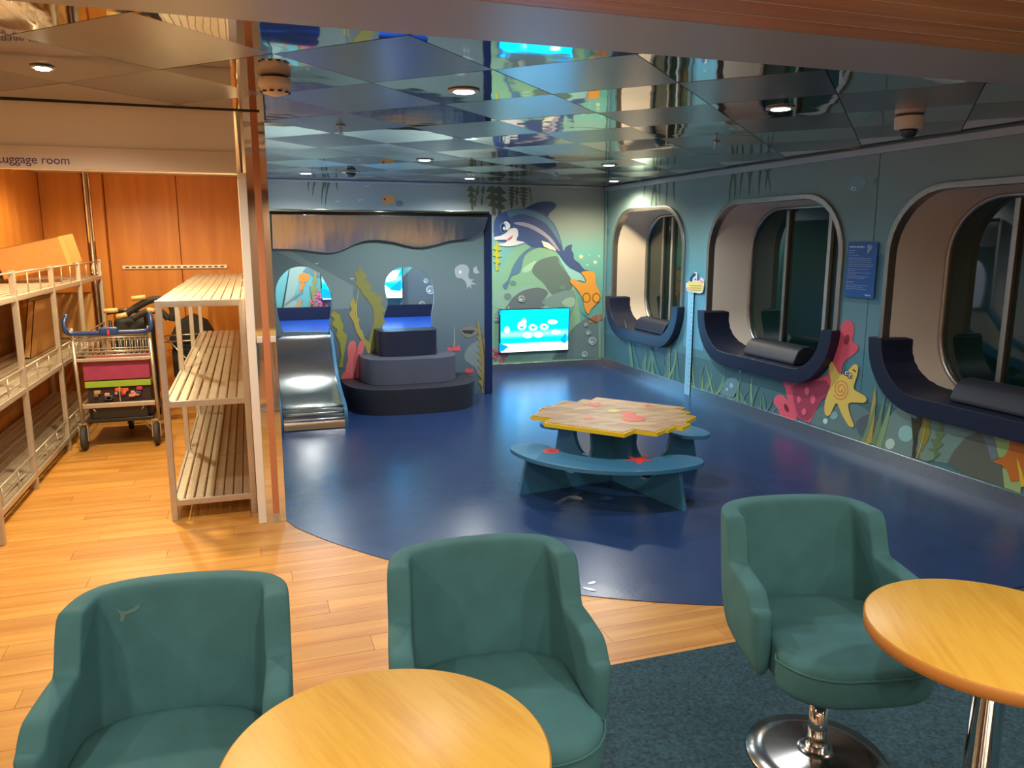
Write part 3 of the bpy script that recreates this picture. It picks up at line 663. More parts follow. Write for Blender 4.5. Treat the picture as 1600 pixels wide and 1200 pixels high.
prn('coral_print', [(500,170),(505,110),(530,78),(562,80),(582,110),(580,150),(572,200),(600,215),(606,250),(570,285),(520,325),(505,400),(470,450),(440,500),(380,560),(340,640),(320,675),(250,640),(200,560),(180,480),(170,420),(300,430),(420,400),(470,280),(490,220)], (206,82,98), R, 3, T, 2, label='large crimson coral print')
prn('coral_dark_print', [(220,470),(300,440),(420,430),(440,500),(380,555),(345,620),(310,665),(250,630)], (150,58,78), R, 4, T, 2)
prn('coral_print', [(112,560),(120,525),(155,512),(190,540),(225,600),(250,660),(160,645),(140,600)], (206,84,100), R, 5, T, 2); prn('coral_hole_print', ell(187,590,11,26,rot=-.4), (110,40,56), R, 6, T)
for c in ((308,490,14,24),(260,540,12,20),(343,542,15,26),(290,612,14,20),(203,470,13,22)): prn('coral_knob_print', ell(*c), (206,92,110), R, 6, T)
prn('coral_hole_print', ell(540,190,16,30,rot=.2), (130,46,62), R, 5, T)
prn('rock_print', [(330,680),(345,620),(400,580),(500,565),(600,570),(665,610),(680,660),(640,790),(500,735)], (92,116,114), R, 2, T, 2); prn('rock_print', [(590,700),(610,655),(660,630),(720,640),(700,790),(640,780)], (76,90,94), R, 3, T, 2)
prn('spot_print', ell(414,667,14,16), (178,204,198), R, 4, T); prn('spot_print', ell(462,634,24,24), (120,160,156), R, 4, T)
prn('sea_star_print', [(440,335),(452,318),(468,335),(495,385),(520,392),(550,372),(580,338),(600,335),(610,355),(600,410),(582,470),(600,492),(650,520),(658,545),(640,560),(570,558),(550,575),(565,640),(585,690),(575,703),(550,690),(510,620),(488,565),(470,575),(445,630),(425,635),(412,615),(415,550),(440,480),(450,430),(438,380)], (240,176,84), R, 8, T, 2, label='smiling orange sea star print with a spiral')
SS = WR.children[-1]
spi = [(508+(6+3.4*t)*math.cos(t*1.25), 480+(8+4.4*t)*math.sin(t*1.25)) for t in [k*.45 for k in range(28)]]
sp1 = [(508+(6+3.4*t+5)*math.cos(t*1.25), 480+(8+4.4*t+6)*math.sin(t*1.25)) for t in [k*.45 for k in range(28)]]
prn('spiral', spi+list(reversed(sp1)), (214,110,66), R, 9, T, 0, SS)
for c in ((540,385),(562,402)):
    prn('star_eye', ell(c[0],c[1],15,18), (30,28,30), R, 9, T, 0, SS); prn('star_eye', ell(c[0]+2,c[1],10,13), (224,220,210), R, 10, T, 0, SS); prn('star_eye', ell(c[0]+4,c[1]+2,5,7), (30,28,30), R, 11, T, 0, SS)
prn('star_brow', [(580,360),(598,375),(596,382),(578,368)], (50,36,30), R, 9, T, 0, SS)
for x0, y0, x1, y1, w, c in ((660,795,706,455,46,(166,140,66)),(640,785,715,520,30,(108,130,90)),(690,800,770,465,24,(104,128,96)),(720,815,800,540,44,(122,146,104)),(700,810,745,640,24,(98,124,90))):
    prn('sea_grass_print', blade(x0, y0, x1, y1, w, 8), c, R, 5, T)
prn('rock_print', [(700,815),(760,700),(820,600),(900,575),(955,600),(940,760),(940,880)], (104,128,122), R, 3, T, 2)
prn('spot_print', ell(885,740,44,48), (132,174,168), R, 4, T); prn('spot_print', ell(793,800,27,32,rot=.3), (170,188,172), R, 4, T)
U = (1390, 640, 7.5)
prn('rock_print', [(330,40),(1050,140),(1100,240),(900,330),(760,500),(680,630),(330,570)], (100,126,118), R, 2, U); prn('rock_print', [(680,630),(760,480),(900,320),(1060,250),(1250,330),(1350,640),(1340,900),(900,760)], (84,90,78), R, 3, U)
prn('rock_print', [(1080,270),(1230,240),(1280,560),(1200,600),(1150,420)], (96,110,116), R, 4, U)
prn('leaf_print', [(1230,270),(1390,280),(1420,400),(1370,520),(1290,560),(1260,400)], (128,158,96), R, 5, U, 2); prn('leaf_print', [(1330,680),(1560,760),(1540,980),(1350,910)], (132,156,104), R, 4, U)
prn('kelp_print', [(270,550),(285,380),(262,90),(330,110),(330,30),(400,60),(385,180),(345,250),(322,400),(305,560)], (58,54,34), R, 6, U, label='dark brown kelp stem print')
prn('kelp_print', [(320,565),(380,440),(360,330),(380,200),(360,120),(400,60),(470,60),(495,100),(470,200),(490,260),(460,350),(410,430),(340,570)], (126,118,48), R, 5, U); prn('kelp_vein_print', blade(325,565,430,50,14,30), (168,156,80), R, 7, U)
prn('kelp_print', frond(500,610,640,110,90,4), (90,110,70), R, 5, U); prn('arch_print', ell(450,540,90,62), (108,130,112), R, 6, U)
prn('crab_print', [(1215,610),(1330,560),(1410,460),(1430,320),(1580,330),(1600,760),(1540,820),(1430,840),(1400,740),(1330,650)], (166,96,34), R, 7, U, 2, label='rust-brown curled print at the lower right'); prn('kelp_print', blade(1580,900,1500,560,60,6), (190,160,50), R, 8, U)
random.seed(5)
for k in range(46):
    x = random.uniform(975, 1205)
    yb = 566+(x-943)*.342-7
    h_ = random.uniform(30, 78) if x > 1078 or x < 1062 else 40
    if 1090 < x: h_ = random.uniform(16, 58)
    prn('sea_grass_print', blade(x, yb, x+random.uniform(-14, 16), yb-h_, random.uniform(2.5, 5), random.uniform(-5, 5)), random.choice(((98,132,100),(118,146,110),(84,116,104),(74,112,116))), R, 2+k % 5)
W2 = (960, 500, 5.714)
prn('rock_print', [(945,650),(960,590),(1010,530),(1080,510),(1110,560),(1080,690)], (92,124,130), R, 3, W2, 2); prn('spot_print', ell(1048,585,16,24), (130,166,176), R, 4, W2); prn('spot_print', ell(1010,618,10,14), (140,176,186), R, 4, W2); prn('spot_print', ell(1130,460,9,9), (180,206,210), R, 7, W2)
prn('bubble_print', ell(947,362,5,8,12), (84,112,122), R, 2)
# vertical seams between the mural boards of the right wall
for yv in (7.00, 4.62):
    if yv < 6: prn_ = obj('panel_seam', MB().box((XR-.002, yv-.003, .1), (XR, yv+.003, ZC-.06)), pm(70, 90, 92), WR, fix=False)

# ------------------------------------------------------------------ poster and height chart
ps = empty('rules_poster', (XR, 4.70, 1.18), 'small dark blue poster with white text between the second and third window', 'poster')
obj('poster_sheet', MB().box((XR-.020, 4.552, 1.183), (XR-.0165, 4.846, 1.590)), mat('poster_blue', rgb(36, 84, 150, KM), .4), ps)
pw = mat('poster_text', rgb(160, 180, 210), .5)
def line(ya, yb, z, h=.006, m=pw, nm='text_line'):
    mb = MB(); y_ = ya; random.seed(int(z*1000))
    while y_ > yb+.008:
        w = random.uniform(.012, .034); e = max(y_-w, yb); mb.box((XR-.021, e, z), (XR-.020, y_, z+h)); y_ = e-.006
    obj(nm, mb, m, ps, fix=False)
line(4.83, 4.68, 1.548, .012, mat('poster_title', rgb(220, 228, 240), .5), 'title_line')
for z, e in ((1.525,4.77),(1.508,4.77),(1.490,4.72),(1.470,4.60),(1.456,4.60),(1.440,4.60),(1.424,4.58),(1.410,4.58),(1.390,4.62),(1.376,4.76),(1.362,4.60),(1.348,4.74),(1.334,4.62),(1.322,4.66)): line(4.83, e, z, .005)
line(4.835, 4.76, 1.290, .008, pw, 'title_line')
for z, e in ((1.270,4.62),(1.256,4.66),(1.242,4.62)): line(4.835, e, z, .005)
line(4.64, 4.585, 1.200, .009, mat('poster_title', rgb(220, 228, 240), .5), 'footer_line')
hd_ = [(4.655,1.560),(4.640,1.572),(4.615,1.570),(4.600,1.555),(4.608,1.535),(4.625,1.525),(4.635,1.505),(4.650,1.515),(4.645,1.540)]
obj('white_emblem', MB().plate([(XR-.0215, a, b) for a, b in hd_], (.0015, 0, 0)), pw, ps, fix=False, label='small white sketched animal emblem')
hc = empty('height_chart', (XR, 7.03, .1), 'pale blue height chart strip with a yellow sign on top between the first two windows', 'height chart')
obj('chart_strip', MB().box((XR-.020, 6.985, .0), (XR-.015, 7.085, 1.12)), mat('chart_blue', rgb(120, 176, 206, KM), .4), hc)
mb = MB()
for k in range(21): mb.box((XR-.0215, 6.995, .1+k*.048), (XR-.020, 6.995+(.05 if k % 5 == 0 else .028), .104+k*.048))
obj('tick_marks', mb, pm(60, 96, 120), hc, fix=False, kind='stuff')
for yy_ in (6.985, 7.080): obj('chart_edge', MB().box((XR-.022, yy_, 0), (XR-.015, yy_+.006, 1.12)), pm(170, 206, 222), hc, fix=False)
V = (1060, 415, 21.82)
def vp(pts, lay, col, name, sm=1):
    q = [tuple(a[:2]) for a in smooth_poly([(a, b, 0) for a, b in pts], sm)] if sm > 1 else pts
    P = fl([at(V[0]+a/V[2], V[1]+b/V[2], 0, XR-.03) for a, b in q], 0, XR-.026-.0012*lay)
    obj(name, MB().plate(P, (.004, 0, 0)), pm(*col), hc, fix=False)
vp([(250,620),(300,570),(380,540),(600,520),(700,500),(760,410),(800,440),(860,540),(850,760),(800,920),(640,940),(420,900),(290,870),(255,760)], 0, (226,222,190), 'sign_board', 2)
vp([(300,600),(400,560),(800,560),(820,860),(420,870),(320,830)], 2, (226,190,110), 'sign_board', 2)
vp([(360,580),(370,440),(470,310),(560,220),(620,250),(620,400),(600,520),(400,530)], 1, (220,222,220), 'sign_dolphin', 2); vp([(390,540),(380,430),(460,330),(520,260),(600,270),(560,360),(480,430),(470,520)], 3, (36,50,96), 'sign_dolphin', 2); vp([(540,510),(560,450),(600,430),(590,480)], 3, (24,30,44), 'sign_dolphin')
vp([(700,520),(740,470),(790,480),(850,550),(800,600),(730,560)], 3, (206,140,176), 'sign_flower', 2); vp([(262,780),(340,730),(390,790),(370,830),(280,820)], 3, (214,150,150), 'sign_flower', 2)
for z in (670, 745, 815): vp([(400,z),(770,z+6),(770,z+26),(400,z+20)], 4, (176,118,70), 'sign_text')

# ------------------------------------------------------------------ window seats and bolsters
for k, (a, b) in enumerate(WIN):
    nm = ('the farthest one, beside the back wall', 'the one between height chart and poster', 'the nearest one, at the right picture edge')[k]
    ws = empty('window_seat', (XR-.07, (a+b)/2, .44), 'navy U-shaped padded window seat, %s' % nm, 'window seat', None)
    x0, x1 = XR-.085, XR+.33; th = .125
    # U profile: down the far side, across, up the near side
    def U(o, y0=a-.02, y1=b+.02, zb=.430, zt=.915, r=.47):
        Y0, Y1, ZB, RR = y0+o, y1-o, zb+o, r-o; pts = [(Y1, zt)]
        for q in range(11): an = math.radians(-90*q/10); pts.append((Y1-RR+RR*math.cos(an), ZB+RR+RR*math.sin(an)))
        for q in range(11): an = math.radians(-90-90*q/10); pts.append((Y0+RR+RR*math.cos(an), ZB+RR+RR*math.sin(an)))
        pts.append((Y0, zt)); return pts
    oo, ii = U(0), U(th)
    ii[0] = (ii[0][0]+.02, ii[0][1]); ii[-1] = (ii[-1][0]-.02, ii[-1][1])
    mb = MB().plate([(x0, y, z) for y, z in oo+list(reversed(ii))], (x1-x0, 0, 0))
    obj('seat_pad', mb, navy, ws, bevel=.02, seg=3)
    ym = (a+b)/2-.05; L_ = .36 if k else .34
    bo = empty('bolster', (XR+.12, ym, .56), 'small dark bolster cushion lying on the %s window seat' % ('farthest', 'middle', 'nearest')[k], 'cushion')
    zb = .558
    sec = [(XR+.02, zb), (XR+.02, zb+.03), (XR+.06, zb+.11), (XR+.11, zb+.145), (XR+.19, zb+.15), (XR+.25, zb+.12), (XR+.28, zb+.02), (XR+.27, zb)]
    obj('bolster_cover', MB().plate([(x, ym-L_, z) for x, z in sec], (0, 2*L_, 0)), charcoal if k else navy, bo, bevel=.022, seg=3)

# ------------------------------------------------------------------ picnic table
TC = Vector((2.262, 4.595, 0)); ang0 = math.atan2(3.922-4.506, 2.394-1.561)
pt = empty('picnic_table', TC, "low children's picnic table with plank top, yellow edge and blue curved benches", 'table')
def pol(r, deg, z=0): a = math.radians(deg); return TC+Vector((r*math.cos(a), r*math.sin(a), z))
for dg_ in (187.5, -79):          # two boards crossing under the top
    half = [(0, .0035), (.715, .0035), (.655, .258), (.470, .258)]
    for q in range(0, 13):
        an = math.radians(-5-165*q/12); half.append((.32+.148*math.cos(an), .275+.175*math.sin(an)))
    half += [(.185, .36), (.215, .436), (0, .436)]
    out = half+[(-x, z) for x, z in reversed(half)][1:-1]
    a = math.radians(dg_); ux, uy = math.cos(a), math.sin(a)
    P = [TC+Vector((ux*x+uy*.014, uy*x-ux*.014, z)) for x, z in out]
    obj('leg_board', MB().plate(P, (-uy*.028, ux*.028, 0)), bluepaint, pt, bevel=.003)
for mid in (-125.5, 54.5):
    pts = []; ro, ri = .735, .475; c0, c1 = mid-52, mid+52
    for q in range(25): pts.append(pol(ro, c0+(c1-c0)*q/24, .258))
    rm, rw = (ro+ri)/2, (ro-ri)/2
    for q in range(1, 10):
        t = PI*q/10; pts.append(pol(rm+rw*math.cos(t), c1+math.degrees(rw*math.sin(t)/rm), .258))
    for q in range(25): pts.append(pol(ri, c1+(c0-c1)*q/24, .258))
    for q in range(1, 10):
        t = PI*q/10; pts.append(pol(rm-rw*math.cos(t), c0-math.degrees(rw*math.sin(t)/rm), .258))
    bn = obj('bench', MB().plate(pts, (0, 0, .026)), bluepaint, pt, bevel=.007)
    if mid < 0: FB = bn
# plank top: direction of the planks follows the measured front edge
pd = (Vector((2.169, 4.207, 0))-Vector((1.888, 4.54, 0))).normalized(); pn = Vector((-pd.y, pd.x, 0))
TPC = Vector((2.245, 4.59, 0))
plankm = wood('picnic_plank', rgb(206, 170, 122), rgb(160, 112, 74), 0, 10, .45, .10)
plankm.node_tree.nodes['Mapping'].inputs['Rotation'].default_value = (0, 0, -math.atan2(pd.y, pd.x))
R_ = .485; NPL = 8; wpl = 2*.445/NPL
for k in range(NPL):
    o0 = -.445+k*wpl; o1 = o0+wpl; om = (o0+o1)/2; hl_ = math.sqrt(max(R_**2-om**2, .01))
    ja, jb = ((.03, -.02), (-.03, .03), (.02, .0), (0, .03), (.025, -.01), (-.01, .02), (.03, .0), (-.02, .03))[k]
    A, B = -hl_+ja, hl_+jb
    c = [TPC+pd*A+pn*o0, TPC+pd*B+pn*o0, TPC+pd*(B+.012)+pn*o1, TPC+pd*(A-.012)+pn*o1]
    P = obj('plank', MB().plate([p+Vector((0, 0, .462)) for p in [c[0]+pn*.001, c[1]+pn*.001, c[2]-pn*.001, c[3]-pn*.001]], (0, 0, .004)), plankm, pt)
    e = .012
    c = [TPC+pd*(A-e)+pn*(o0-(e if k == 0 else 0)), TPC+pd*(B+e)+pn*(o0-(e if k == 0 else 0)), TPC+pd*(B+e+.012)+pn*(o1+(e if k == NPL-1 else 0)), TPC+pd*(A-e-.012)+pn*(o1+(e if k == NPL-1 else 0))]
    obj('plank_edge', MB().plate([p+Vector((0, 0, .437)) for p in c], (0, 0, .025)), yellow, pt, label='yellow painted edge', fix=True)
def tprint(name, pts, col, z, par=pt, org=(800, 600, 5.714), lay=0):
    P = [at(org[0]+a/org[2], org[1]+b/org[2], 2, z+.0008+.0006*lay) for a, b in pts]
    obj(name, MB().flat(P), mat('deco_%d_%d_%d' % col, rgb(*col), .4), par, fix=False)
red = (226, 84, 62)
tprint('star_print', [(620,182),(690,178),(680,155),(720,172),(800,158),(770,180),(860,196),(770,190),(740,206),(720,190)], red, .466, lay=1)
tprint('crab_print', ell(1040,265,70,18), red, .466, lay=1); tprint('crab_print', ell(1080,308,105,28), red, .466, lay=1); tprint('crab_claw_print', [(1150,300),(1200,305),(1185,330),(1140,325)], red, .466, lay=2)
tprint('star_print', [(630,300),(680,298),(700,285),(710,300),(765,312),(715,308),(720,325),(690,315),(650,320)], red, .466, lay=1)
tprint('star_print', [(1170,185),(1200,190),(1215,178),(1230,190),(1280,200),(1220,198),(1210,208)], red, .466, lay=1)
tprint('fish_print', ell(905,238,48,15), (214,190,60), .466, lay=1); tprint('fish_print', ell(805,246,55,16), (176,140,90), .466, lay=1); tprint('fish_print', [(950,238),(965,228),(962,250)], (214,190,60), .466, lay=1)
tprint('crab_print', ell(350,597,75,26), red, .284, lay=1); tprint('crab_mark_print', ell(350,600,38,12), (180,50,44), .284, lay=2)
O2 = (780, 600, 4.571)
tprint('star_print', [(885,545),(950,535),(915,512),(980,525),(1060,512),(1040,532),(1100,548),(1030,548),(1015,572),(985,572),(975,548)], (236,70,60), .284, org=O2, lay=1)
obj('round_sticker', MB().lathe((2.50, 4.03, .0035), [(.045, 0), (.045, .002)], 24), black_pl, pt) if False else None

# ------------------------------------------------------------------ tub chairs
def make_chair():
    root = empty('tub_chair', (0, 0, 0), 'x', 'chair', None)
    # shell: rim plan from left arm front, round the back, to the right arm front
    hp_ = [(-.246, -.075), (-.244, -.01), (-.240, .06), (-.234, .11), (-.229, .15), (-.222, .180), (-.203, .200), (-.17, .208), (-.09, .217)]
    raw = smooth_open([(a, b, 0) for a, b in hp_]+[(0, .221, 0)]+[(-a, b, 0) for a, b in reversed(hp_)], 12)
    cum = [0]
    for i in range(1, len(raw)): cum.append(cum[-1]+(raw[i]-raw[i-1]).length)
    path = []; k = 0; NS = 84
    for i in range(NS+1):
        d = cum[-1]*i/NS
        while k < len(cum)-2 and cum[k+1] < d: k += 1
        path.append(raw[k].lerp(raw[k+1], (d-cum[k])/max(cum[k+1]-cum[k], 1e-9)))
    n = len(path); rows = []
    for i, p in enumerate(path):
        a = path[max(i-1, 0)]; b = path[min(i+1, n-1)]; t = (b-a).normalized(); nr = Vector((-t.y, t.x, 0))  # outward
        yv = p.y
        ax_ = abs(p.x)
        if yv > .118: top = .762-.022*(min(ax_, .25)/.25)**4
        elif yv > .098:
            s = (yv-.098)/.020; s = s*s*(3-2*s); top = .618+(.740-.618)*s
        else: top = .618-(.098-yv)*.11
        bot = .345
        fr = 0.
        if yv < -.03: top -= .040*((-.03-yv)/.045)**2
        th = .031
        lean = .09 if yv > .1 else .09*max(0, (yv+.05)/.15)
        def pt_(off, z):
            k = (z-.36)/.4; q = p+nr*off+Vector((p.x*.0, 0, 0))
            inn = .045*max(0, (.50-z)/.15)**1.5
            q = Vector((q.x*(1-inn*1.2), q.y*(1-inn)-0, z)); q.y += lean*k*.9*max(p.y, 0)/.24
            return q
        sec = [pt_(-th*.9, bot+.02), pt_(th*.3, bot), pt_(th*.9, bot+.03)]
        for z_ in (.45, .52, .6, .68): 
            if z_ < top-.05: sec.append(pt_(th, z_))
            else: sec.append(pt_(th, top-.05+.002*(z_-.45)))
        for c_, z_ in ((1., -.026), (.97, -.010), (.86, -.001), (0, .002), (-.86, -.001), (-.97, -.010), (-1., -.026)): sec.append(pt_(th*c_, top+z_))
        for z_ in (.68, .6, .52, .45):
            sec.append(pt_(-th, z_ if z_ < top-.05 else top-.05+.002*(z_-.45)))
        rows.append(sec)
    m = len(rows[0])
    def cap(sec, dirv):
        c = sum(sec, Vector())/len(sec); r = []
        for s, k in ((.93, .018), (.70, .030), (.35, .036)):
            r.append([Vector((c.x+(q.x-c.x)*s, q.y+dirv*k, q.z if s > .9 else c.z+(q.z-c.z)*(s+.28 if s < .8 else s))) for q in sec])
        return r
    A = cap(rows[0], -1); B = cap(rows[-1], -1)
    allr = list(reversed(A))+rows+B
    mb = MB().grid(allr, closed_u=True, caps=True)
    obj('shell', mb, teal, root, sub=1, label='curved upholstered backrest and arms in one shell')
    pip = [Vector((q.x, q.y, q.z)) for q in [r[9] for r in rows]]
    # seat
    def D(hw, yf, yb, n_=40):
        pts = []
        for k in range(n_):
            a = 2*PI*k/n_; c, s = math.cos(a), math.sin(a)
            ex = .55 if s < 0 else .75
            yy = (abs(s)**(.75 if s < 0 else .7))*(yf if s < 0 else yb)
            w = hw if s < 0.25 else hw-.030*min(1, (s-.25)*3)
            x = math.copysign(abs(c)**ex, c)*w
            if yy > -.16: x = max(-.213, min(.213, x))
            pts.append(Vector((x, yy, 0)))
        return pts
    prof_ = [(.80, .352), (.93, .350), (.985, .362), (1.0, .385), (1.0, .43), (.995, .448), (.975, .462), (.90, .470), (.7, .476), (.4, .480), (.12, .481)]
    base = D(.248, -.300, .190); base = [Vector((p.x, p.y, 0)) for p in base]
    rws = [[Vector((p.x*s, -.02+(p.y+.02)*s, z)) for p in base] for s, z in prof_]
    st_ = obj('seat_cushion', MB().grid(rws, closed_u=True, caps=True), teal, root, sub=1)
    obj('seam_piping', MB().tube([Vector((p.x*1.001, -.02+(p.y+.02)*1.001, .446)) for p in base if p.y < -.10], .0035, 6, closed=False), teal, st_)
    obj('pedestal', MB().lathe((0, 0, 0), [(.028, .02), (.028, .20), (.024, .20), (.024, .30), (.06, .325), (.10, .345)], 24), chrome, root, label='chrome gas-lift column')
    obj('base_plate', MB().lathe((0, 0, 0), [(.205, .0065), (.212, .010), (.210, .015), (.15, .022), (.06, .034), (.034, .040), (.034, .055), (.02, .056)], 48), darkchrome, root, label='round polished steel base plate')
    return root
ch = make_chair()
CH = [((1.600, 1.775, 0), -12.5, 'teal fabric tub chair behind the right round table, its round steel base visible'),
      ((.545, 1.745, 0), -5.5, 'teal fabric tub chair in the middle, behind the left round table on its right side'),
      ((-.235, 1.735, 0), -7.5, 'teal fabric tub chair at the left with a pale scuff on its shaded backrest')]
for i, (l, r, lab) in enumerate(CH):
    c = ch if i == 0 else copy_tree(ch)
    c.location = l; c.rotation_euler = (0, 0, math.radians(r)); c['label'] = lab; c['category'] = 'chair'; c['group'] = 'teal tub chairs around the round tables'
# pale scuff on the left chair
scf = mat('pale_scuff', rgb(92, 126, 124), .9)
# ------------------------------------------------------------------ round tables
def make_table(c, rot, lab):
    t = empty('round_table', (c[0], c[1], 0), lab, 'table', 'round wood-topped pedestal tables')
    t.rotation_euler = (0, 0, 0)
    o = Vector((c[0], c[1], 0)); Rr = c[2]; zt = c[3]
    obj('tabletop', MB().lathe(o, [(Rr-.002, zt-.001), (Rr-.004, zt)], 96), tabletop, t, label='light oak-coloured laminate surface').rotation_euler = (0, 0, rot)
    obj('edge_band', MB().lathe(o, [(Rr-.006, zt-.032), (Rr, zt-.029), (Rr, zt-.003), (Rr-.002, zt-.001)], 96), tableedge, t, label='darker wood edge band')
    obj('table_column', MB().lathe(o, [(.036, .03), (.036, zt-.045), (.09, zt-.040), (.09, zt-.033)], 32), chrome, t, label='polished chrome column')
    obj('table_foot', MB().lathe(o, [(.20, .0065), (.205, .012), (.19, .018), (.05, .032), (.038, .04)], 48), darkchrome, t, label='round polished steel foot')
make_table((.178, 1.205, .282, .728), .35, 'round table with light oak top and chrome column, at the bottom centre')
make_table((1.568, 1.205, .277, .728), -.5, 'round table with light oak top and chrome column, cut by the right edge')

# ------------------------------------------------------------------ shelving
def shelf_unit(root, x0, x1, ys, tops, legx, fr, rail, mflip):
    """ys = leg positions, tops = shelf heights"""
    lw = .034
    for yl in ys:
        for xl in legx: obj('shelf_post', MB().box((xl, yl, .0), (xl+lw, yl+lw, max(tops)+(fr if (xl > (x0+x1)/2) == mflip else 0))), galvframe, root, bevel=.002, seg=1)
    for zt in tops:
        lowy, hiy = ys[0], ys[-1]+lw
        obj('edge_beam', MB().box((x0+.003, lowy+.003, zt-.036), (x0+.02, hiy-.003, zt-.002)), galvframe, root, bevel=.002, seg=1)
        obj('edge_beam', MB().box((x1-.02, lowy+.003, zt-.036), (x1-.003, hiy-.003, zt-.002)), galvframe, root, bevel=.002, seg=1)
        obj('cross_beam', MB().box((x0+.021, lowy+.002, zt-.037), (x1-.021, lowy+.02, zt-.001)), galvframe, root, bevel=.002, seg=1)
        nsl = 8; gap = .005; w = (x1-x0-.044)/nsl
        npan = max(2, int(round((hiy-lowy)/.9))); pl = (hiy-lowy-.02)/npan
        base = None
        for a in range(npan):
            for b in range(nsl):
                if base is None:
                    x_, y_ = x0+.022, lowy+.02
                    mb = MB().add([(x_, y_, zt-.012), (x_+.005, y_, zt), (x_+w-gap-.005, y_, zt), (x_+w-gap, y_, zt-.006), (x_, y_+pl-.008, zt-.012), (x_+.005, y_+pl-.008, zt), (x_+w-gap-.005, y_+pl-.008, zt), (x_+w-gap, y_+pl-.008, zt-.006)],
                                  [(0, 1, 5, 4), (1, 2, 6, 5), (2, 3, 7, 6), (0, 4, 7, 3), (0, 3, 2, 1), (4, 5, 6, 7)])
                    base = obj('shelf_slat', mb, galv, root); s_ = base
                else:
                    s_ = base.copy(); COL.objects.link(s_)
                s_.location = (b*w, a*pl, 0)
sh2 = empty('metal_shelving', (-.26, 4.7, 0), 'galvanised metal shelving unit standing against the partition beside the orange column', 'shelving')
shelf_unit(sh2, -.505, -.035, [4.69, 5.85, 7.1, 8.35], [1.274, .706, .125], [-.505, -.069], 0, False, True)
sh1 = empty('metal_shelving', (-1.66, 6.6, 0), 'long galvanised metal shelving unit with low rails along the left wood wall', 'shelving')
shelf_unit(sh1, -1.93, -1.385, [4.55, 5.60, 6.62, 7.62, 8.66], [1.262, .680, .112], [-1.93, -1.419], .155, True, True)
for zt in (1.262, .680, .112):
    for y0, y1 in ((4.58, 5.60), (5.63, 6.62), (6.65, 7.62), (7.65, 8.66)):
        hh = .14 if zt > 1 else .12
        mb = MB().tube([(-1.40, y0, zt+hh), (-1.40, y1, zt+hh)], .0065, 6)
        for q in range(1, 3): mb.tube([(-1.40, y0+(y1-y0)*q/3, zt), (-1.40, y0+(y1-y0)*q/3, zt+hh)], .005, 6)
        obj('guard_rail', mb, galvframe, sh1)
obj('shelf_post', MB().box((-1.352, 4.58, 0), (-1.318, 4.614, 1.24)), galvframe, sh1, bevel=.002, seg=1)
wrk = empty('wall_rail', (-.7, 9.08, 1.33), 'narrow perforated metal rail screwed to the luggage room back wall', 'rail')
obj('rail_bar', MB().box((-1.25, 9.060, 1.305), (-.22, 9.083, 1.345)), galv, wrk, bevel=.003)
mb = MB()
for k in range(16): mb.box((-1.22+k*.062, 9.058, 1.318), (-1.185+k*.062, 9.0605, 1.332))
obj('rail_slots', mb, backing, wrk, fix=False, kind='stuff')
# cardboard boxes and bag
def cbox(name, c, size, rx, ry, rz, lab, open_x=False, m=cardboard):
    r = empty(name, c, lab, 'box'); w, d, h = size; t = .006
    r.rotation_euler = (rx, ry, rz)
    def ob(nm, lo, hi, mm=m):
        me_ = MB().box(lo, hi); o = obj(nm, me_, mm, None); o.parent = r; return o
    ob('side', (-w/2, -d/2, 0), (w/2, -d/2+t, h)); ob('side', (-w/2, d/2-t, 0), (w/2, d/2, h)); ob('base', (-w/2, -d/2, 0), (w/2, d/2, t)); ob('top', (-w/2, -d/2, h-t), (w/2, d/2, h))
    ob('end', (-w/2, -d/2, 0), (-w/2+t, d/2, h))
    if not open_x: ob('end', (w/2-t, -d/2, 0), (w/2, d/2, h))
    else:
        ob('flap', (w/2, d/2-t, 0), (w/2+.12, d/2, h)); ob('flap', (w/2, -d/2, .0), (w/2+.035, -d/2+t, h), cardin)
    return r
cbox('cardboard_box', (-1.675, 7.45, 1.345), (.47, .36, .24), 0, math.radians(-13), math.radians(12), 'open cardboard box lying tilted on the top shelf by the wood wall', True)
cbox('cardboard_box', (-1.70, 7.45, .686), (.05, .95, .46), 0, math.radians(9), 0, 'large flat cardboard box leaning on the middle shelf behind the posts')
cbox('cardboard_box', (-1.60, 8.46, .686), (.30, .22, .42), 0, 0, math.radians(8), 'upright cardboard box at the far end of the middle shelf')

# ------------------------------------------------------------------ luggage trolley
Yt = 6.60
tr = empty('luggage_trolley', (-1.02, 6.7, 0), 'steel luggage trolley with blue handle and wire basket standing beside the left shelving', 'trolley')
def T(px, py, y=Yt): return at(px, py, 1, y)
navyp = mat('trolley_blue_plastic', rgb(30, 58, 120), .3)
for xa, xb in ((-1.30, -1.285), (-.765, -.745)):
    obj('upright_tube', MB().tube([(xa, Yt, .95), (xb, Yt, .20)], .013, 10), galvframe, tr)
hp = [(-1.315, Yt-.03, 1.05), (-1.33, Yt-.06, 1.00), (-1.32, Yt-.07, .935), (-1.28, Yt-.05, .915), (-1.03, Yt-.05, .912), (-.79, Yt-.05, .915), (-.745, Yt-.07, .94), (-.735, Yt-.06, 1.00), (-.745, Yt-.03, 1.055)]
obj('handle', MB().tube([tuple(q) for q in smooth_open(hp, 4)], .017, 10), navyp, tr, label='blue U-shaped push handle')
obj('handle_hub', MB().box((-1.10, Yt-.085, .895), (-.97, Yt-.03, .955)), navyp, tr, bevel=.015)
obj('red_button', MB().box((-1.043, Yt-.094, .900), (-1.027, Yt-.085, .935)), mat('red_plastic', rgb(206, 44, 50), .4), tr, bevel=.003)
mb = MB()
bx0, bx1, bz0, bz1, by0, by1 = -1.275, -.775, .735, .885, Yt+.0, Yt+.17
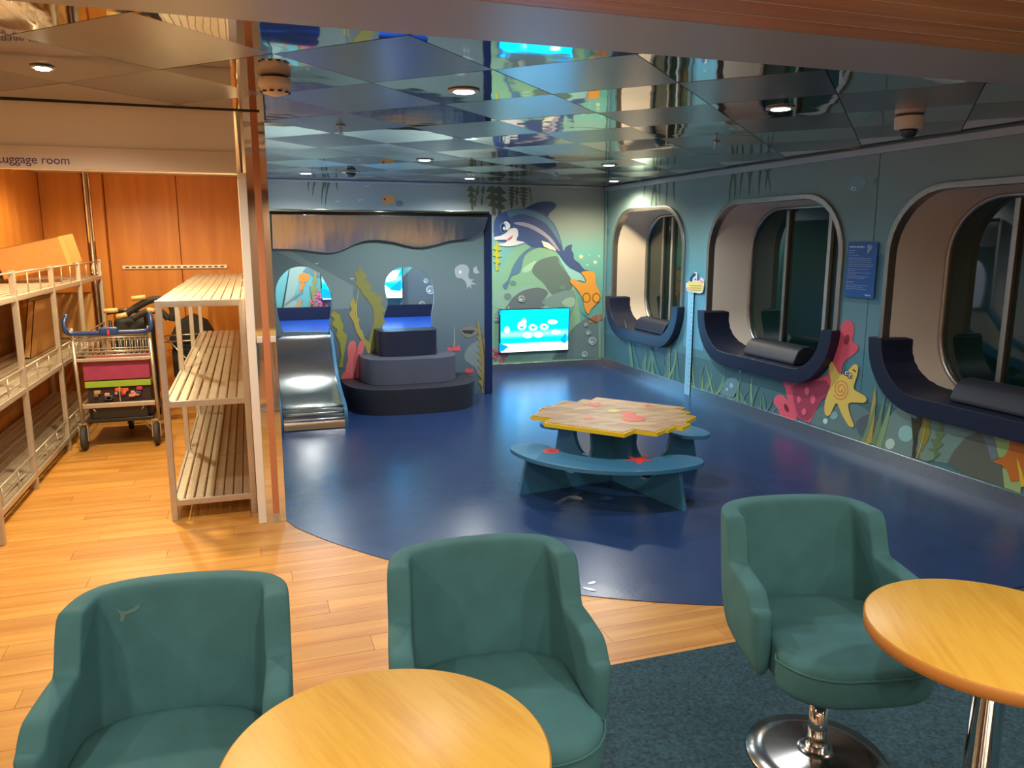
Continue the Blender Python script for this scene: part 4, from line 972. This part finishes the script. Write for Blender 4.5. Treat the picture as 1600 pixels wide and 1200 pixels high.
for z in (bz0, bz0+.03, bz1-.035, bz1):
    mb.tube([(bx0, by0, z), (bx1, by0, z), (bx1, by1, z), (bx0, by1, z)], .0055, 6, closed=True)
for k in range(14):
    x = bx0+(bx1-bx0)*k/13; mb.tube([(x, by0, bz1-.035), (x, by0, bz0), (x, by1, bz0), (x, by1, bz1-.03)], .003, 5)
obj('wire_basket', mb, galvframe, tr)
obj('cross_bar', MB().box((-1.29, Yt-.012, .690), (-.765, Yt+.012, .715)), galvframe, tr, bevel=.004)
obj('cross_bar', MB().box((-1.275, Yt-.014, .325), (-.760, Yt+.02, .362)), galvframe, tr, bevel=.005)
obj('load_platform', MB().box((-1.26, Yt, .205), (-.78, Yt+.78, .235)), black_pl, tr, bevel=.006)
obj('rear_skirt', MB().box((-1.21, Yt+.01, .235), (-.82, Yt+.03, .330)), black_pl, tr, bevel=.005)
for s, x in ((-1, -1.283), (1, -.768)):
    w = obj('wheel', MB().lathe((x-.020, Yt, .095), [(.03, 0), (.085, .003), (.092, .010), (.092, .030), (.085, .037), (.03, .040)], 28, axis=0), mat('tyre', (.05, .05, .05, 1), .7), tr)
    f = MB().box((x-.034, Yt-.012, .07), (x-.026, Yt+.012, .21)).box((x+.026, Yt-.012, .07), (x+.034, Yt+.012, .21)).box((x-.034, Yt-.012, .20), (x+.034, Yt+.012, .212))
    obj('wheel_fork', f, galvframe, tr)
    obj('strut', MB().tube([(x-.08*s, Yt, .32), (x-.13*s, Yt+.05, .24), (x-.04*s, Yt+.02, .12)], .006, 6), galvframe, tr)
obj('front_caster', MB().lathe((-1.035, Yt+.62, .06), [(.02, -.02), (.055, -.015), (.055, .015), (.02, .02)], 20, axis=0), MATS['tyre'], tr)
obj('caster_fork', MB().box((-1.06, Yt+.59, .06), (-1.01, Yt+.65, .21)), galvframe, tr, bevel=.005)
crate = empty('crate', (-1.02, Yt+.2, .46), 'magenta plastic crate on the luggage trolley below the wire basket', 'crate')
obj('crate_body', MB().box((-1.255, Yt+.03, .535), (-.785, Yt+.40, .685)), mat('magenta_plastic', rgb(150, 56, 96), .4, 0, .12, 18), crate, bevel=.008)
crate2 = empty('crate', (-1.02, Yt+.2, .24), 'green-edged open crate full of small coloured toys on the trolley', 'crate')
obj('crate_rim', MB().box((-1.25, Yt+.025, .480), (-.785, Yt+.42, .528)), mat('green_plastic', rgb(140, 170, 60), .4), crate2, bevel=.004)
obj('crate_body', MB().box((-1.24, Yt+.05, .245), (-.795, Yt+.40, .480)), mat('crate_dark', rgb(50, 34, 40), .5), crate2)
obj('crate_divider', MB().box((-1.016, Yt+.025, .365), (-1.010, Yt+.05, .48)), galvframe, crate2)
random.seed(3)
cols = ((206, 90, 60), (190, 40, 90), (170, 140, 100), (60, 60, 90), (200, 140, 120), (110, 90, 60))
for k in range(18):
    x = random.uniform(-1.21, -.84); z = random.uniform(.375, .455); s = random.uniform(.018, .035)
    c_ = random.choice(cols); mb = MB().box((x, Yt+.027, z-.01), (x+s*1.5, Yt+.05, z+s*.6))
    tag(obj('toy', mb, mat('toy_%d_%d_%d' % c_, rgb(*c_), .5), None, bevel=.006), 'small %s toy packed in the green-edged crate on the trolley' % dict(zip(cols, ('orange', 'crimson', 'tan', 'dark blue', 'salmon', 'brown')))[c_], 'toy', 'toys in the green-edged crate')
# dark folded strollers / bags behind the trolley
bg = empty('folded_stroller', (-.62, 7.6, 0), 'black folded stroller at the back wall behind the right shelving unit', 'stroller')
obj('canopy', MB().plate([(-.78, 7.7, .75), (-.70, 7.7, .95), (-.56, 7.7, 1.06), (-.42, 7.7, .96), (-.36, 7.7, .80), (-.40, 7.7, .62), (-.75, 7.7, .60)], (0, .25, 0)), blackfab, bg, bevel=.03, seg=3)
obj('fabric_seat', MB().box((-.76, 7.66, .22), (-.38, 7.92, .64)), blackfab, bg, bevel=.05, seg=3)
mb = MB()
for z in (.80, .72): mb.tube([(-.82, 7.62, z), (-.34, 7.62, z+.02)], .009, 8)
mb.tube([(-.80, 7.62, .78), (-.40, 7.62, .12)], .009, 8); mb.tube([(-.40, 7.62, .80), (-.72, 7.62, .12)], .009, 8)
obj('folding_frame', mb, steel, bg)
for x in (-.74, -.40): obj('stroller_wheel', MB().lathe((x, 7.65, .085), [(.02, -.015), (.08, -.012), (.08, .012), (.02, .015)], 22, axis=0), MATS['tyre'], bg)
bg.location = (-.66, 8.62, 0); bg.scale = (1.05, 1, .80)
bg2 = empty('folded_stroller', (-1.0, 7.9, 0), 'dark folded stroller behind the trolley with cream grips showing above its handle', 'stroller')
tan_ = mat('tan_foam', rgb(206, 176, 120), .6)
obj('folding_frame', MB().tube([(-1.20, 7.55, .98), (-1.02, 7.6, 1.00), (-.90, 7.6, .96), (-.86, 7.7, .5), (-.86, 7.7, .02)], .018, 8).tube([(-1.2, 7.7, .9), (-1.2, 7.8, .02)], .014, 8), black_pl, bg2)
obj('fabric_seat', MB().box((-1.18, 7.7, .15), (-.86, 7.95, .92)), blackfab, bg2, bevel=.05, seg=3)
obj('hood', MB().tube([tuple(q) for q in smooth_open([(-1.04, 7.5, .97), (-.93, 7.5, 1.04), (-.82, 7.5, 1.09), (-.72, 7.5, 1.08), (-.66, 7.5, 1.0), (-.68, 7.5, .9)], 5)], .03, 8).tube([tuple(q) for q in smooth_open([(-.98, 7.45, .93), (-.88, 7.45, .985), (-.76, 7.45, .99), (-.70, 7.45, .92)], 5)], .026, 8), blackfab, bg2)
for p_, q_ in (((-1.21, 7.5, 1.00), (-1.10, 7.5, 1.005)), ((-.98, 7.48, 1.105), (-.87, 7.48, 1.115)), ((-1.10, 7.40, .955), (-1.02, 7.4, .975)), ((-.86, 7.42, 1.01), (-.80, 7.42, 1.00))):
    obj('foam_grip', MB().tube([p_, q_], .020, 8), tan_, bg2, label='cream foam grip')

# ------------------------------------------------------------------ ceiling fittings
def fitting(x, y, kind, label, group=None):
    z = ZC-.004
    if kind == 'down':
        o = empty('downlight', (x, y, z), label, 'ceiling light', group)
        obj('trim_ring', MB().lathe((x, y, z), [(.040, -.003), (.060, -.006), (.072, -.003), (.074, .001)], 32), lampwin, o)
        obj('diffuser', MB().lathe((x, y, z), [(.046, -.007), (.046, -.002)], 32), lampm, o)
    elif kind == 'warm':
        o = empty('downlight', (x, y, z), label, 'ceiling light', group)
        obj('trim_ring', MB().lathe((x, y, z), [(.026, -.003), (.040, -.006), (.044, .001)], 32), lampwin, o)
        obj('diffuser', MB().lathe((x, y, z), [(.024, -.009), (.024, -.003)], 24), lampw, o)
    elif kind == 'smoke':
        o = empty('smoke_detector', (x, y, z), label, 'smoke detector')
        obj('detector_body', MB().lathe((x, y, z), [(.050, -.062), (.058, -.050), (.060, -.038), (.068, -.032), (.068, -.004), (.055, 0)], 32), white_pl, o)
        mb = MB()
        for k in range(10):
            a = 2*PI*k/10; mb.box((x+.052*math.cos(a)-.009, y+.052*math.sin(a)-.009, z-.060), (x+.052*math.cos(a)+.009, y+.052*math.sin(a)+.009, z-.054))
        obj('vent_slots', mb, black_pl, o, kind='stuff')
        obj('detector_cap', MB().lathe((x, y, z), [(.02, -.070), (.036, -.064), (.040, -.058)], 24), white_pl, o)
    elif kind == 'cctv':
        o = empty('security_camera', (x, y, z), label, 'security camera')
        obj('camera_housing', MB().lathe((x, y, z), [(.066, -.070), (.074, -.064), (.076, -.006), (.070, 0)], 32), white_pl, o, bevel=.002)
        obj('camera_dome', MB().lathe((x, y, z-.068), [(.004, -.050), (.022, -.046), (.038, -.034), (.046, -.016), (.047, 0)], 28), bubble_m, o)
    elif kind == 'dome':
        o = empty('security_camera', (x, y, z), label, 'security camera')
        obj('camera_plate', MB().lathe((x, y, z), [(.085, -.006), (.088, 0)], 28), white_pl, o)
        obj('camera_dome', MB().lathe((x, y, z), [(.005, -.055), (.03, -.05), (.05, -.03), (.056, -.006)], 28), bubble_m, o)
    elif kind == 'spr':
        o = empty('sprinkler', (x, y, z), label, 'sprinkler', 'sprinkler heads on the mirrored ceiling')
        obj('sprinkler_rose', MB().lathe((x, y, z), [(.026, -.006), (.030, 0)], 20), steel, o)
        obj('sprinkler_body', MB().lathe((x, y, z), [(.004, -.040), (.007, -.034), (.005, -.022), (.011, -.014), (.011, -.004)], 14), steel, o)
        obj('deflector', MB().lathe((x, y, z), [(.017, -.046), (.018, -.043)], 16), steel, o)
names = ['ceiling light above the left end of the play house', 'ceiling light above the play house corner post', 'ceiling light in the back right corner beside the first window',
         'ceiling light over the middle of the play floor, left one', 'ceiling light over the middle of the play floor, right one', 'small ceiling light near the camera above the blue floor', 'small ceiling light above the second window side']
for (x, y), l in zip(PLAY, names): fitting(x, y, 'down', 'round white '+l, 'recessed lights in the mirrored ceiling')
fitting(-.72, 3.63, 'warm', 'small glaring warm downlight in front of the luggage room sign')
fitting(.148, 3.56, 'smoke', 'round white smoke detector on the ceiling beside the orange column')
fitting(3.46, 3.51, 'cctv', 'white cylindrical security camera with a black dome on the ceiling at the right')
fitting(1.007, 8.03, 'dome', 'black dome security camera on the ceiling above the play house')
fitting(.563, 4.86, 'spr', 'small sprinkler head on the ceiling right of the orange column')
fitting(3.07, 4.79, 'spr', 'small sprinkler head on the ceiling in front of the middle window')
fitting(3.0, 7.55, 'spr', 'small sprinkler head on the ceiling far back between two lights')
c_ = at(1068, 781, 2, .003)
tag(obj('floor_disc', MB().lathe((c_.x, c_.y, .003), [(.044, 0), (.044, .003), (.036, .005)], 28), black_pl, None), 'small black disc on the blue floor beside the picnic table leg', 'floor cap')  # thin black disc laid on a dark spot of the floor
# glitter scraps on the blue floor edge
sl_ = mat('silver_glitter', (.6, .62, .66, 1), .25, .9)
for nm_, px, py, rx, ry, ro in (('upper', 925, 911, .022, .010, .1), ('lower', 921, 921, .034, .009, -.9)):
    c_ = at(px, py, 2, .0035); mb = MB().plate([(c_.x+rx*math.cos(t)*math.cos(ro)-ry*math.sin(t)*math.sin(ro), c_.y+rx*math.cos(t)*math.sin(ro)+ry*math.sin(t)*math.cos(ro), .0035) for t in [2*PI*k/12*(1+.02*(k % 3)) for k in range(12)]], (0, 0, .002))
    tag(obj('glitter_scrap', mb, sl_, None, fix=False), 'tiny silver glitter scrap on the blue floor edge behind the middle chair, the %s one' % nm_, 'litter', 'glitter scraps on the floor')

# scuff on the backrest of the left chair, laid on the fabric itself
bpy.context.view_layer.update(); dgr = bpy.context.evaluated_depsgraph_get()
lc = [o for o in S.objects if o.get('label', '').startswith('teal fabric tub chair at the left')][0]
sh = [o for o in lc.children if o.name.startswith('shell')][0]
def scuff(pts):
    P = []
    for px, py in pts:
        d = ray(px, py).normalized(); ok, loc, nrm, _, ob_, _ = S.ray_cast(dgr, CAM, d)
        if not ok: return
        P.append(sh.matrix_world.inverted() @ (loc-d*.0012))
    me = bpy.data.meshes.new('scuff_mark'); me.from_pydata([tuple(p) for p in P], [], [tuple(t) for t in tessellate_polygon([P])]); me.materials.append(scf)
    o = bpy.data.objects.new('scuff_mark', me); COL.objects.link(o); o.parent = sh; o['label'] = 'pale scuff mark'
scuff([(181, 950), (188, 955), (198, 955), (209, 950), (219, 941), (218, 950), (210, 956), (196, 961), (193, 972), (187, 971), (188, 962)])
